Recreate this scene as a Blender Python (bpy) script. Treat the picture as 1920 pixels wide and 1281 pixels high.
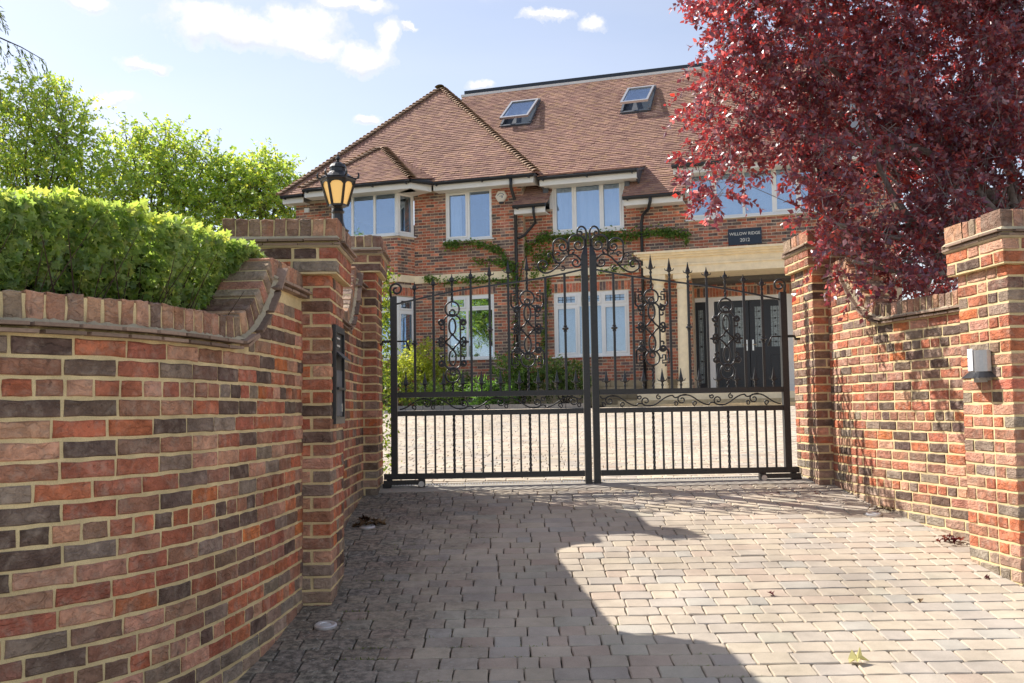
import bpy, math, random
import numpy as np
from mathutils import Matrix, Vector

for _o in list(bpy.data.objects):
    bpy.data.objects.remove(_o, do_unlink=True)
scene = bpy.context.scene
COL = scene.collection
RNG = np.random.RandomState(7)
random.seed(7)
R = math.radians

# ------------------------------------------------------------------ camera
EYE = 1.8
cam_data = bpy.data.cameras.new('camera')
cam_data.sensor_fit = 'HORIZONTAL'
cam_data.sensor_width = 36.0
cam_data.lens = 36.0 * 1900.0 / 1920.0
cam_data.clip_start = 0.1
cam_data.clip_end = 2000.0
camera = bpy.data.objects.new('camera', cam_data)
COL.objects.link(camera)
camera.matrix_world = Matrix.Translation((0, 0, EYE)) @ Matrix.Rotation(R(90 + 3.82), 4, 'X') @ Matrix.Rotation(R(-0.9), 4, 'Z')
scene.camera = camera
_cm = camera.matrix_world.to_3x3()
CAM_R, CAM_U, CAM_F = [np.array(_cm.col[i]) for i in range(3)]
CAM_F = -CAM_F
CAM_P = np.array([0, 0, EYE])


def project(p):
    """pixel of points in the 1920 px wide photograph; only used to decide which pieces show largest"""
    d = np.atleast_2d(p) - CAM_P
    z = np.maximum(d @ CAM_F, 1e-3)
    return np.stack([960 + 1900 * (d @ CAM_R) / z, 640.5 - 1900 * (d @ CAM_U) / z, d @ CAM_F], 1)


# ------------------------------------------------------------------ sun, sky, exposure
LIGHT_DIR = Vector((2.0, -1.32, -2.24)).normalized()
SUN_ELEV = math.asin(-LIGHT_DIR.z)
SUN_AZ = math.atan2(-LIGHT_DIR.x, -LIGHT_DIR.y)      # from +Y towards +X
sun_data = bpy.data.lights.new('sun', 'SUN')
sun_data.energy = 2.55
sun_data.angle = R(0.53)
sun_data.color = (1.0, 0.95, 0.87)
sun = bpy.data.objects.new('sun', sun_data)
COL.objects.link(sun)
sun.rotation_mode = 'QUATERNION'
sun.rotation_quaternion = LIGHT_DIR.to_track_quat('-Z', 'Y')
sun.location = (-20, 14, 24)

scene.cycles.max_bounces = 8
scene.cycles.diffuse_bounces = 4
scene.cycles.glossy_bounces = 3
scene.cycles.transparent_max_bounces = 12
scene.cycles.caustics_reflective = False
scene.cycles.caustics_refractive = False
scene.view_settings.view_transform = 'Standard'
scene.view_settings.look = 'None'
scene.view_settings.exposure = 1.58
scene.view_settings.gamma = 1.0
scene.view_settings.use_curve_mapping = False

world = bpy.data.worlds.new('World')
scene.world = world
world.use_nodes = True


def build_world():
    nt = world.node_tree
    nt.nodes.clear()
    N, L = nt.nodes.new, nt.links.new
    out = N('ShaderNodeOutputWorld')
    bg = N('ShaderNodeBackground')
    bg.inputs[1].default_value = 0.073
    L(bg.outputs[0], out.inputs[0])
    sky = N('ShaderNodeTexSky')
    sky.sky_type = 'NISHITA'
    sky.sun_disc = False
    sky.sun_elevation = SUN_ELEV
    sky.sun_rotation = SUN_AZ
    sky.altitude = 50
    sky.air_density = 1.0
    sky.dust_density = 0.6
    sky.ozone_density = 1.8
    tc = N('ShaderNodeTexCoord')

    def vmath(op, a, b=None, scale=None):
        n = N('ShaderNodeVectorMath'); n.operation = op
        for i, v in enumerate((a, b)):
            if v is None: continue
            if isinstance(v, (tuple, list)): n.inputs[i].default_value = v
            else: L(v, n.inputs[i])
        if scale is not None: n.inputs['Scale'].default_value = scale
        return n

    def math_(op, a, b=None, clamp=False):
        n = N('ShaderNodeMath'); n.operation = op; n.use_clamp = clamp
        for i, v in enumerate((a, b)):
            if v is None: continue
            if isinstance(v, (int, float)): n.inputs[i].default_value = v
            else: L(v, n.inputs[i])
        return n.outputs[0]

    d = vmath('NORMALIZE', tc.outputs['Generated']).outputs[0]
    no1 = N('ShaderNodeTexNoise'); no1.inputs['Scale'].default_value = 22.0
    no1.inputs['Detail'].default_value = 7.0; no1.inputs['Roughness'].default_value = 0.62
    L(d, no1.inputs['Vector'])
    wob = vmath('SUBTRACT', no1.outputs['Color'], (0.5, 0.5, 0.5)).outputs[0]
    wob = vmath('SCALE', wob, scale=0.034).outputs[0]
    dw = vmath('ADD', d, wob).outputs[0]
    # cumulus puffs: direction, half width, half height (radians)
    puffs = CLOUDS
    acc = None
    low = None
    for (cx, cy, cz, rx, rz) in puffs:
        v = vmath('SUBTRACT', dw, (cx, cy, cz)).outputs[0]
        v2 = vmath('MULTIPLY', v, (1.0 / rx, 1.0 / rx, 1.0 / rz)).outputs[0]
        ln = vmath('LENGTH', v2).outputs['Value']
        m = math_('SUBTRACT', 1.25, ln, True)
        sep = N('ShaderNodeSeparateXYZ'); L(v2, sep.inputs[0])
        lo = math_('MULTIPLY', math_('ADD', sep.outputs[2], 0.75, True), m)
        acc = m if acc is None else math_('MAXIMUM', acc, m)
        low = lo if low is None else math_('MAXIMUM', low, lo)
    # fair weather cloud over the rest of the sky, flattening towards the horizon
    sepd = N('ShaderNodeSeparateXYZ'); L(d, sepd.inputs[0])
    den = math_('ADD', math_('MAXIMUM', sepd.outputs[2], 0.0), 0.16)
    px = math_('DIVIDE', sepd.outputs[0], den)
    py = math_('DIVIDE', sepd.outputs[1], den)
    comb = N('ShaderNodeCombineXYZ'); L(px, comb.inputs[0]); L(py, comb.inputs[1])
    no2 = N('ShaderNodeTexNoise'); no2.inputs['Scale'].default_value = 1.15
    no2.inputs['Detail'].default_value = 9.0; no2.inputs['Roughness'].default_value = 0.6
    L(comb.outputs[0], no2.inputs['Vector'])
    mr2 = N('ShaderNodeMapRange'); mr2.inputs[1].default_value = 0.52; mr2.inputs[2].default_value = 0.82
    mr2.inputs[4].default_value = 0.85
    L(no2.outputs[0], mr2.inputs[0])
    fair = mr2.outputs[0]
    # thin veil, stronger low down
    no3 = N('ShaderNodeTexNoise'); no3.inputs['Scale'].default_value = 0.55
    no3.inputs['Detail'].default_value = 6.0
    mp = vmath('MULTIPLY', comb.outputs[0], (1.0, 2.2, 1.0)).outputs[0]
    L(mp, no3.inputs['Vector'])
    mr3 = N('ShaderNodeMapRange'); mr3.inputs[1].default_value = 0.35; mr3.inputs[2].default_value = 0.75
    mr3.inputs[3].default_value = 0.02; mr3.inputs[4].default_value = 0.26
    L(no3.outputs[0], mr3.inputs[0])
    mr4 = N('ShaderNodeMapRange'); mr4.interpolation_type = 'SMOOTHSTEP'
    mr4.inputs[1].default_value = 0.0; mr4.inputs[2].default_value = 0.95
    no4 = N('ShaderNodeTexNoise'); no4.inputs['Scale'].default_value = 48.0
    no4.inputs['Detail'].default_value = 8.0; no4.inputs['Roughness'].default_value = 0.65
    L(d, no4.inputs['Vector'])
    eroded = math_('ADD', acc, math_('MULTIPLY', math_('SUBTRACT', no4.outputs[0], 0.5), 1.6))
    gate = math_('MULTIPLY', acc, 5.0, True)
    L(math_('MULTIPLY', eroded, gate), mr4.inputs[0])
    dens = math_('MAXIMUM', mr4.outputs[0], math_('MAXIMUM', fair, mr3.outputs[0]), True)
    mr5 = N('ShaderNodeMapRange'); mr5.inputs[1].default_value = 0.0; mr5.inputs[2].default_value = 0.55
    mr5.inputs[3].default_value = 0.8; mr5.inputs[4].default_value = 1.0
    L(low, mr5.inputs[0])
    cc = N('ShaderNodeMix'); cc.data_type = 'RGBA'
    cc.inputs[6].default_value = (3.6, 3.8, 4.2, 1)
    cc.inputs[7].default_value = (5.4, 5.3, 5.2, 1)
    shade = math_('MAXIMUM', math_('MULTIPLY', math_('SUBTRACT', mr5.outputs[0], 0.8), 5.0), math_('SUBTRACT', 1.0, mr4.outputs[0]), True)
    L(shade, cc.inputs[0])
    mix = N('ShaderNodeMix'); mix.data_type = 'RGBA'
    wb = N('ShaderNodeMix'); wb.data_type = 'RGBA'; wb.blend_type = 'MULTIPLY'; wb.inputs[0].default_value = 1.0
    wb.inputs[7].default_value = (0.98, 0.89, 0.86, 1)
    ds = N('ShaderNodeHueSaturation'); ds.inputs['Saturation'].default_value = 0.82
    L(sky.outputs[0], ds.inputs['Color'])
    L(ds.outputs[0], wb.inputs[6])
    L(dens, mix.inputs[0]); L(wb.outputs[2], mix.inputs[6]); L(cc.outputs[2], mix.inputs[7])
    L(mix.outputs[2], bg.inputs[0])


CLOUDS = [(-0.2351, 0.9076, 0.3478, 0.0868, 0.0206), (-0.2677, 0.8941, 0.359, 0.0463, 0.0157), (-0.1925, 0.9145, 0.3557, 0.0463, 0.0206), (-0.1796, 0.9239, 0.3378, 0.0359, 0.0109), (-0.1339, 0.9342, 0.3305, 0.0318, 0.0145), (-0.1118, 0.9313, 0.3466, 0.0127, 0.023), (-0.3269, 0.8922, 0.3115, 0.0261, 0.0067), (-0.3529, 0.8921, 0.2821, 0.022, 0.0085), (-0.3614, 0.8607, 0.3586, 0.0243, 0.0097), (0.0838, 0.9288, 0.3609, 0.0151, 0.0079), (0.0399, 0.9287, 0.3687, 0.0289, 0.0048), (-0.0242, 0.9503, 0.3104, 0.0162, 0.0061), (-0.1456, 0.9149, 0.3764, 0.0434, 0.0085), (-0.1342, 0.9517, 0.2763, 0.0162, 0.0054), (-0.0904, 0.9287, 0.3596, 0.0127, 0.0036)]
build_world()

# ------------------------------------------------------------------ helpers
def tag(o, label=None, cat=None, group=None, kind=None):
    if label: o['label'] = label
    if cat: o['category'] = cat
    if group: o['group'] = group
    if kind: o['kind'] = kind
    return o


def thing(name, label, cat, loc=(0, 0, 0), group=None):
    o = bpy.data.objects.new(name, None)
    COL.objects.link(o)
    o.empty_display_size = 0.1
    o.location = loc
    return tag(o, label, cat, group)


def base_of(parent):
    p = Vector((0, 0, 0))
    while parent is not None:
        p = p + parent.location
        parent = parent.parent
    return np.array(p)


class MB:
    """collects shapes in world coordinates; build() links them as one mesh object"""
    def __init__(self):
        self.v = []; self.f = []; self.c = []; self.n = 0

    def add(self, V, F, col=None):
        V = np.asarray(V, float)
        self.v.append(V)
        k = self.n
        self.f.extend([tuple(i + k for i in f) for f in F])
        if col is not None:
            self.c.append(np.tile(np.array(col, float)[:3], (len(V), 1)))
        self.n += len(V)
        return self

    def box(self, lo, hi, col=None, M=None):
        x0, y0, z0 = lo; x1, y1, z1 = hi
        V = np.array([(x0, y0, z0), (x1, y0, z0), (x1, y1, z0), (x0, y1, z0), (x0, y0, z1), (x1, y0, z1), (x1, y1, z1), (x0, y1, z1)], float)
        if M is not None: V = M(V)
        return self.add(V, BOXF, col)

    def prism(self, poly, y0, y1, M=None, col=None):
        """poly in (x, z), extruded along y"""
        n = len(poly)
        V = np.array([(x, y0, z) for x, z in poly] + [(x, y1, z) for x, z in poly], float)
        if M is not None: V = M(V)
        F = [tuple(range(n)), tuple(range(2 * n - 1, n - 1, -1))]
        F += [(i, i + n, (i + 1) % n + n, (i + 1) % n) for i in range(n)]
        return self.add(V, F, col)

    def lathe(self, prof, n=16, center=(0, 0, 0), col=None, phase=0.0):
        V = []; F = []
        for r, z in prof:
            for k in range(n):
                a = 2 * math.pi * k / n + phase
                V.append((center[0] + r * math.cos(a), center[1] + r * math.sin(a), center[2] + z))
        for i in range(len(prof) - 1):
            for k in range(n):
                k2 = (k + 1) % n
                F.append((i * n + k, i * n + k2, (i + 1) * n + k2, (i + 1) * n + k))
        F.append(tuple(range(n - 1, -1, -1)))
        F.append(tuple((len(prof) - 1) * n + k for k in range(n)))
        return self.add(V, F, col)

    def tube(self, pts, r, sides=6, closed=False, col=None, phase=0.0, twist=0.0, square=False):
        P = np.asarray(pts, float)
        m = len(P)
        rr = np.full(m, r) if np.isscalar(r) else np.interp(np.linspace(0, 1, m), np.linspace(0, 1, len(r)), r)
        T = np.zeros_like(P)
        if closed:
            T = np.roll(P, -1, 0) - np.roll(P, 1, 0)
        else:
            T[1:-1] = P[2:] - P[:-2]; T[0] = P[1] - P[0]; T[-1] = P[-1] - P[-2]
        T /= np.maximum(np.linalg.norm(T, axis=1, keepdims=True), 1e-9)
        ref = np.array([0, 0, 1.0]) if abs(T[0][2]) < 0.9 else np.array([0, 1.0, 0])
        u = np.cross(T[0], ref); u /= np.linalg.norm(u)
        V = []; F = []
        for i in range(m):
            u = u - T[i] * (u @ T[i]); u /= max(np.linalg.norm(u), 1e-9)
            w = np.cross(T[i], u)
            for k in range(sides):
                a = 2 * math.pi * k / sides + phase + twist * i
                V.append(P[i] + rr[i] * (math.cos(a) * u + math.sin(a) * w))
        for i in range(m - 1 + (1 if closed else 0)):
            j = (i + 1) % m
            for k in range(sides):
                k2 = (k + 1) % sides
                F.append((i * sides + k, i * sides + k2, j * sides + k2, j * sides + k))
        if not closed:
            F.append(tuple(range(sides - 1, -1, -1)))
            F.append(tuple((m - 1) * sides + k for k in range(sides)))
        return self.add(V, F, col)

    def build(self, name, mat, parent=None, smooth=False, loc=None):
        base = base_of(parent) if parent is not None else np.array(loc if loc is not None else (0, 0, 0), float)
        V = np.concatenate(self.v) - base
        me = bpy.data.meshes.new(name)
        me.from_pydata(V.tolist(), [], self.f)
        if self.c:
            at = me.attributes.new('Col', 'FLOAT_COLOR', 'POINT')
            C = np.concatenate(self.c)
            at.data.foreach_set('color', np.concatenate([C, np.ones((len(C), 1))], 1).astype(np.float32).ravel())
        if smooth:
            me.polygons.foreach_set('use_smooth', [True] * len(me.polygons))
        me.materials.append(mat)
        me.update()
        o = bpy.data.objects.new(name, me)
        COL.objects.link(o)
        if parent is not None: o.parent = parent
        else: o.location = base
        return o


BOXF = [(3, 2, 1, 0), (4, 5, 6, 7), (0, 1, 5, 4), (1, 2, 6, 5), (2, 3, 7, 6), (3, 0, 4, 7)]


def bulk_mesh(name, V, F, colors, mat, parent=None, kind='stuff'):
    """many alike faces at once (numpy); F has a fixed number of corners"""
    base = base_of(parent)
    me = bpy.data.meshes.new(name)
    nf, k = F.shape
    me.vertices.add(len(V)); me.loops.add(nf * k); me.polygons.add(nf)
    me.vertices.foreach_set('co', (V - base).astype(np.float32).ravel())
    me.loops.foreach_set('vertex_index', F.astype(np.int32).ravel())
    me.polygons.foreach_set('loop_start', np.arange(0, nf * k, k, dtype=np.int32))
    me.polygons.foreach_set('loop_total', np.full(nf, k, dtype=np.int32))
    at = me.attributes.new('Col', 'FLOAT_COLOR', 'POINT')
    at.data.foreach_set('color', np.concatenate([colors, np.ones((len(colors), 1))], 1).astype(np.float32).ravel())
    me.materials.append(mat)
    me.update(calc_edges=True)
    me.validate()
    o = bpy.data.objects.new(name, me)
    COL.objects.link(o)
    o.parent = parent
    if kind: o['kind'] = kind
    return o


class Pieces:
    """many alike pieces (bricks, tiles, pavers): the largest in view become objects that share mesh data,
    the rest one joined part"""
    def __init__(self, variants):
        self.variants = [(np.asarray(v, float), [tuple(f) for f in F]) for v, F in variants]
        self.items = []

    def add(self, loc, Rm, sc, col, vi=None):
        if vi is None: vi = RNG.randint(len(self.variants))
        self.items.append((np.asarray(loc, float), np.asarray(Rm, float), np.asarray(sc, float), np.asarray(col, float)[:3], vi))

    def emit(self, parent, name, mat_obj, mat_mass, limit=300, seen=None, out_axis=1, mass_name=None):
        if not self.items: return
        base = base_of(parent)
        locs = np.array([i[0] for i in self.items])
        ax = np.array([-i[1][:, out_axis] if out_axis == 1 else i[1][:, out_axis] for i in self.items])
        px = project(locs)
        view = CAM_P - locs
        dist = np.linalg.norm(view, axis=1)
        face = (view / dist[:, None] * ax).sum(1)
        ok = (px[:, 2] > 0.3) & (px[:, 0] > -30) & (px[:, 0] < 1950) & (px[:, 1] > -30) & (px[:, 1] < 1310) & (face > 0.02)
        if seen is not None: ok &= np.array([bool(seen(p)) for p in px])
        score = np.where(ok, (0.25 + face) / dist ** 2 * np.array([i[2][0] for i in self.items]), -1)
        order = np.argsort(-score)
        single = set(int(k) for k in order[:limit] if score[k] > 0)
        meshes = {}
        rest = MB()
        for k, (loc, Rm, sc, col, vi) in enumerate(self.items):
            if k in single:
                if vi not in meshes:
                    me = bpy.data.meshes.new(name)
                    V, F = self.variants[vi]
                    me.from_pydata(V.tolist(), [], F)
                    me.materials.append(mat_obj); me.update()
                    meshes[vi] = me
                o = bpy.data.objects.new(name, meshes[vi])
                M = np.eye(4); M[:3, :3] = Rm * sc[None, :]; M[:3, 3] = loc - base
                o.matrix_basis = Matrix(M.tolist())
                o.color = (col[0], col[1], col[2], 1.0)
                o.parent = parent
                COL.objects.link(o)
            else:
                V, F = self.variants[vi]
                rest.add((V * sc) @ Rm.T + loc, F, col)
        if rest.n:
            o = rest.build(mass_name or (name + '_mass'), mat_mass, parent)
            o['kind'] = 'stuff'


def rotz(a):
    c, s = math.cos(a), math.sin(a)
    return np.array([[c, -s, 0], [s, c, 0], [0, 0, 1.0]])


def S(r, g, b, k=1.0):
    """sRGB 0-255 to linear"""
    def f(v):
        v = v / 255.0
        return (v / 12.92 if v <= 0.04045 else ((v + 0.055) / 1.055) ** 2.4) * k
    return (f(r), f(g), f(b))


# ------------------------------------------------------------------ piece shapes
def brick_shape(Lx, D, H, j=0.0026, bev=0.005, seed=0):
    """hand made brick: uneven outline, rounded arrises; front at -y"""
    r = np.random.RandomState(seed)
    a, h = Lx / 2, H / 2
    ring = [(-a, -h), (-a * .33, -h), (a * .36, -h), (a, -h), (a, 0), (a, h), (a * .3, h), (-a * .38, h), (-a, h), (-a, 0)]
    n = len(ring)
    ring = [(x + r.uniform(-j, j), z + r.uniform(-j, j)) for x, z in ring]
    cut = 0.005
    V = []
    for x, z in ring:      # front, inset
        sx = x - math.copysign(min(bev, abs(x)), x) if abs(x) > a * .6 else x
        sz = z - math.copysign(min(bev, abs(z)), z) if abs(z) > h * .6 else z
        V.append((sx, -D / 2 + r.uniform(-.0012, .0022), sz))
    for x, z in ring: V.append((x, -D / 2 + cut + r.uniform(0, .002), z))
    for x, z in ring: V.append((x, D / 2, z))
    F = [tuple(range(n))]
    for lay in (0, 1):
        o = lay * n
        F += [(o + i, o + n + i, o + n + (i + 1) % n, o + (i + 1) % n) for i in range(n)]
    return V, F


def plain_box(Lx, D, H, back=False):
    a, d, h = Lx / 2, D / 2, H / 2
    V = [(-a, -d, -h), (a, -d, -h), (a, d, -h), (-a, d, -h), (-a, -d, h), (a, -d, h), (a, d, h), (-a, d, h)]
    F = [(3, 2, 1, 0), (4, 5, 6, 7), (0, 1, 5, 4), (1, 2, 6, 5), (3, 0, 4, 7)]
    if back: F.append((2, 3, 7, 6))
    return V, F


def paver_shape(Lx, W, T, seed):
    """tumbled block: chipped corners, rounded top edge; top at z=0, local y is the exposed axis here unused"""
    r = np.random.RandomState(seed)
    a, w = Lx / 2, W / 2
    c = [r.uniform(.003, .010) for _ in range(4)]
    ring = [(-a + c[0], -w), (0, -w), (a - c[1], -w), (a, -w + c[1]), (a, 0), (a, w - c[2]), (a - c[2], w), (0, w), (-a + c[3], w), (-a, w - c[3]), (-a, 0), (-a, -w + c[0])]
    ring = [(x + r.uniform(-.003, .003), y + r.uniform(-.003, .003)) for x, y in ring]
    n = len(ring)
    V = []
    b = r.uniform(.004, .006)
    for x, y in ring:
        V.append((x * (1 - b / a), y * (1 - b / w), r.uniform(-.0012, .0012)))
    for x, y in ring: V.append((x, y, -.005 + r.uniform(-.0015, .0015)))
    for x, y in ring: V.append((x, y, -T))
    F = [tuple(range(n))]
    for lay in (0, 1):
        o = lay * n
        F += [(o + i, o + n + i, o + n + (i + 1) % n, o + (i + 1) % n) for i in range(n)]
    return V, F


# ------------------------------------------------------------------ materials
class NT:
    def __init__(self, name):
        self.m = bpy.data.materials.new(name)
        self.m.use_nodes = True
        self.t = self.m.node_tree
        self.t.nodes.clear()
        self.out = self.N('ShaderNodeOutputMaterial')

    def N(self, kind, **kw):
        n = self.t.nodes.new(kind)
        for k, v in kw.items(): setattr(n, k, v)
        return n

    def L(self, a, b): self.t.links.new(a, b)

    def noise(self, scale, detail=4, rough=0.55, vec=None, dim='3D'):
        n = self.N('ShaderNodeTexNoise')
        n.inputs['Scale'].default_value = scale
        n.inputs['Detail'].default_value = detail
        n.inputs['Roughness'].default_value = rough
        self.L(vec if vec is not None else self.pos(), n.inputs['Vector'])
        return n

    def pos(self):
        if not hasattr(self, '_pos'):
            self._pos = self.N('ShaderNodeNewGeometry').outputs['Position']
        return self._pos

    def ramp(self, fac, a, b, va=0.0, vb=1.0):
        n = self.N('ShaderNodeMapRange')
        for i, v in ((1, a), (2, b), (3, va), (4, vb)): n.inputs[i].default_value = v
        self.L(fac, n.inputs[0])
        return n.outputs[0]

    def mixc(self, fac, a, b, mode='MIX'):
        n = self.N('ShaderNodeMix'); n.data_type = 'RGBA'; n.blend_type = mode
        if isinstance(fac, (int, float)): n.inputs[0].default_value = fac
        else: self.L(fac, n.inputs[0])
        for i, v in ((6, a), (7, b)):
            if isinstance(v, (tuple, list)): n.inputs[i].default_value = tuple(v)[:3] + (1,)
            else: self.L(v, n.inputs[i])
        return n.outputs[2]

    def mth(self, op, a, b=None, clamp=False):
        n = self.N('ShaderNodeMath'); n.operation = op; n.use_clamp = clamp
        for i, v in enumerate((a, b)):
            if v is None: continue
            if isinstance(v, (int, float)): n.inputs[i].default_value = v
            else: self.L(v, n.inputs[i])
        return n.outputs[0]

    def source(self, src):
        if src == 'obj':
            return self.N('ShaderNodeObjectInfo').outputs['Color']
        if src == 'attr':
            return self.N('ShaderNodeAttribute', attribute_name='Col').outputs['Color']
        n = self.N('ShaderNodeRGB'); n.outputs[0].default_value = tuple(src)[:3] + (1,)
        return n.outputs[0]

    def bsdf(self, col, rough=0.7, spec=0.3, metal=0.0, bump=None, strength=0.5, dist=0.002):
        b = self.N('ShaderNodeBsdfPrincipled')
        if isinstance(col, (tuple, list)): b.inputs['Base Color'].default_value = tuple(col)[:3] + (1,)
        else: self.L(col, b.inputs['Base Color'])
        if isinstance(rough, (int, float)): b.inputs['Roughness'].default_value = rough
        else: self.L(rough, b.inputs['Roughness'])
        b.inputs['Specular IOR Level'].default_value = spec
        b.inputs['Metallic'].default_value = metal
        if bump is not None:
            n = self.N('ShaderNodeBump')
            n.inputs['Strength'].default_value = strength
            n.inputs['Distance'].default_value = dist
            self.L(bump, n.inputs['Height'])
            self.L(n.outputs[0], b.inputs['Normal'])
        return b

    def done(self, shader):
        self.L(shader.outputs[0], self.out.inputs['Surface'])
        return self.m


def brick_mat(name, src, relief=1.0):
    t = NT(name)
    c = t.source(src)
    pos = t.pos()
    # every brick gets its own offset in the grain, from its colour
    off = t.N('ShaderNodeVectorMath', operation='SCALE'); t.L(c, off.inputs[0]); off.inputs['Scale'].default_value = 37.0
    ad = t.N('ShaderNodeVectorMath', operation='ADD'); t.L(pos, ad.inputs[0]); t.L(off.outputs[0], ad.inputs[1])
    vec = ad.outputs[0]
    big = t.noise(11, 4, .6, vec)
    fine = t.noise(140, 4, .7, vec)
    # creases of a thrown brick: stretched, warped folds
    st = t.N('ShaderNodeVectorMath', operation='MULTIPLY'); t.L(vec, st.inputs[0]); st.inputs[1].default_value = (9, 9, 26)
    warp = t.noise(14, 3, .5, vec)
    ws = t.N('ShaderNodeVectorMath', operation='SCALE'); t.L(warp.outputs['Color'], ws.inputs[0]); ws.inputs['Scale'].default_value = 2.4
    wa = t.N('ShaderNodeVectorMath', operation='ADD'); t.L(st.outputs[0], wa.inputs[0]); t.L(ws.outputs[0], wa.inputs[1])
    fold = t.noise(1.0, 3, .5, wa.outputs[0])
    ridge = t.mth('SUBTRACT', 1.0, t.mth('MULTIPLY', t.mth('ABSOLUTE', t.mth('SUBTRACT', fold.outputs[0], .5)), 9.0), True)
    v1 = t.ramp(big.outputs[0], .3, .7, .66, 1.34)
    v2 = t.ramp(fine.outputs[0], .25, .75, .84, 1.16)
    m = t.mth('MULTIPLY', v1, v2)
    hs = t.N('ShaderNodeHueSaturation'); t.L(c, hs.inputs['Color']); t.L(m, hs.inputs['Value'])
    # pale sand and lime bloom
    bloom = t.noise(16, 5, .65, vec)
    bl = t.ramp(bloom.outputs[0], .48, .74, 0, .55)
    col = t.mixc(bl, hs.outputs[0], (.46, .37, .29))
    pale = t.noise(220, 2, .5, vec)
    col = t.mixc(t.ramp(pale.outputs[0], .70, .76, 0, .5), col, (.6, .52, .42))
    burn = t.noise(30, 3, .6, vec)
    col = t.mixc(t.ramp(burn.outputs[0], .64, .74, 0, .55), col, (.045, .032, .03))
    col = t.mixc(t.mth('MULTIPLY', ridge, .22 * min(relief, 1.0)), col, (.07, .045, .035))
    # staining that runs across several bricks
    stn = t.noise(1.6, 5, .65)
    hs2 = t.N('ShaderNodeHueSaturation'); t.L(col, hs2.inputs['Color']); t.L(t.ramp(stn.outputs[0], .3, .7, .8, 1.18), hs2.inputs['Value']); col = hs2.outputs[0]
    h = t.mth('ADD', t.mth('MULTIPLY', big.outputs[0], 1.2), t.mth('MULTIPLY', fine.outputs[0], .35))
    h = t.mth('SUBTRACT', h, t.mth('MULTIPLY', ridge, .8))
    return t.done(t.bsdf(col, .86, .15, bump=h, strength=.85, dist=.006 * relief))


def mortar_mat(name, base, dark=(.2, .17, .1)):
    t = NT(name)
    n = t.noise(9, 5, .6); f = t.noise(260, 3, .6)
    col = t.mixc(t.ramp(n.outputs[0], .35, .75), base, tuple(x * .72 for x in base))
    col = t.mixc(t.ramp(f.outputs[0], .35, .7, 0, .3), col, dark)
    stn = t.noise(1.6, 5, .65)
    hs2 = t.N('ShaderNodeHueSaturation'); t.L(col, hs2.inputs['Color']); t.L(t.ramp(stn.outputs[0], .3, .7, .76, 1.15), hs2.inputs['Value']); col = hs2.outputs[0]
    h = t.mth('ADD', f.outputs[0], t.mth('MULTIPLY', n.outputs[0], 2.0))
    return t.done(t.bsdf(col, .95, .1, bump=h, strength=.6, dist=.003))


def tile_mat(name, src):
    t = NT(name)
    c = t.source(src)
    n = t.noise(1.3, 5, .65); f = t.noise(60, 3, .6)
    hs = t.N('ShaderNodeHueSaturation'); t.L(c, hs.inputs['Color'])
    t.L(t.mth('MULTIPLY', t.ramp(n.outputs[0], .3, .7, .82, 1.15), t.ramp(f.outputs[0], .3, .7, .86, 1.12)), hs.inputs['Value'])
    li = t.noise(3.2, 6, .7)
    col = t.mixc(t.ramp(li.outputs[0], .60, .74, 0, .4), hs.outputs[0], (.33, .27, .12))
    return t.done(t.bsdf(col, .85, .2, bump=f.outputs[0], strength=.4, dist=.003))


def paver_mat(name, src):
    t = NT(name)
    c = t.source(src)
    fine = t.noise(230, 4, .75); big = t.noise(7, 4, .6); stain = t.noise(.9, 5, .62)
    hs = t.N('ShaderNodeHueSaturation'); t.L(c, hs.inputs['Color'])
    v = t.mth('MULTIPLY', t.ramp(fine.outputs[0], .25, .75, .80, 1.18), t.ramp(big.outputs[0], .3, .7, .9, 1.1))
    v = t.mth('MULTIPLY', v, t.ramp(stain.outputs[0], .32, .68, .80, 1.1))
    t.L(v, hs.inputs['Value'])
    # pale aggregate flecks
    fl = t.noise(330, 2, .5)
    col = t.mixc(t.ramp(fl.outputs[0], .68, .74, 0, .55), hs.outputs[0], (.62, .58, .52))
    # damp algae and grime that keeps along the left-hand wall foot
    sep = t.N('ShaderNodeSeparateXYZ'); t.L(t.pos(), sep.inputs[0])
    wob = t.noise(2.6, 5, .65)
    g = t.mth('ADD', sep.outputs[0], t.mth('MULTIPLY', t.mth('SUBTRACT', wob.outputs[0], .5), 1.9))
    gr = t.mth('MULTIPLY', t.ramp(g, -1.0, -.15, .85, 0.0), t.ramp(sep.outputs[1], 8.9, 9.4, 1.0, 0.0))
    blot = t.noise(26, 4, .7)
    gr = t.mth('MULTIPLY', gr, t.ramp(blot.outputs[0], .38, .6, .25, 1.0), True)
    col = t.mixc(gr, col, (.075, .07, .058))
    spots = t.noise(58, 3, .6)
    lich = t.mth('MULTIPLY', t.ramp(spots.outputs[0], .62, .68, 0, .8), t.ramp(g, -1.0, .3, 1.0, .15))
    col = t.mixc(lich, col, (.46, .45, .40))
    h = t.mth('ADD', fine.outputs[0], big.outputs[0])
    return t.done(t.bsdf(col, .88, .2, bump=h, strength=.6, dist=.0025))


def plain_mat(name, col, rough=.6, spec=.3, metal=0.0, vary=.12, scale=20, bump=0.0, dist=.002):
    t = NT(name)
    n = t.noise(scale, 4, .6)
    hs = t.N('ShaderNodeHueSaturation')
    t.L(t.source(col), hs.inputs['Color'])
    t.L(t.ramp(n.outputs[0], .3, .7, 1 - vary, 1 + vary), hs.inputs['Value'])
    return t.done(t.bsdf(hs.outputs[0], rough, spec, metal, bump=n.outputs[0] if bump else None, strength=bump or .1, dist=dist))


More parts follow.
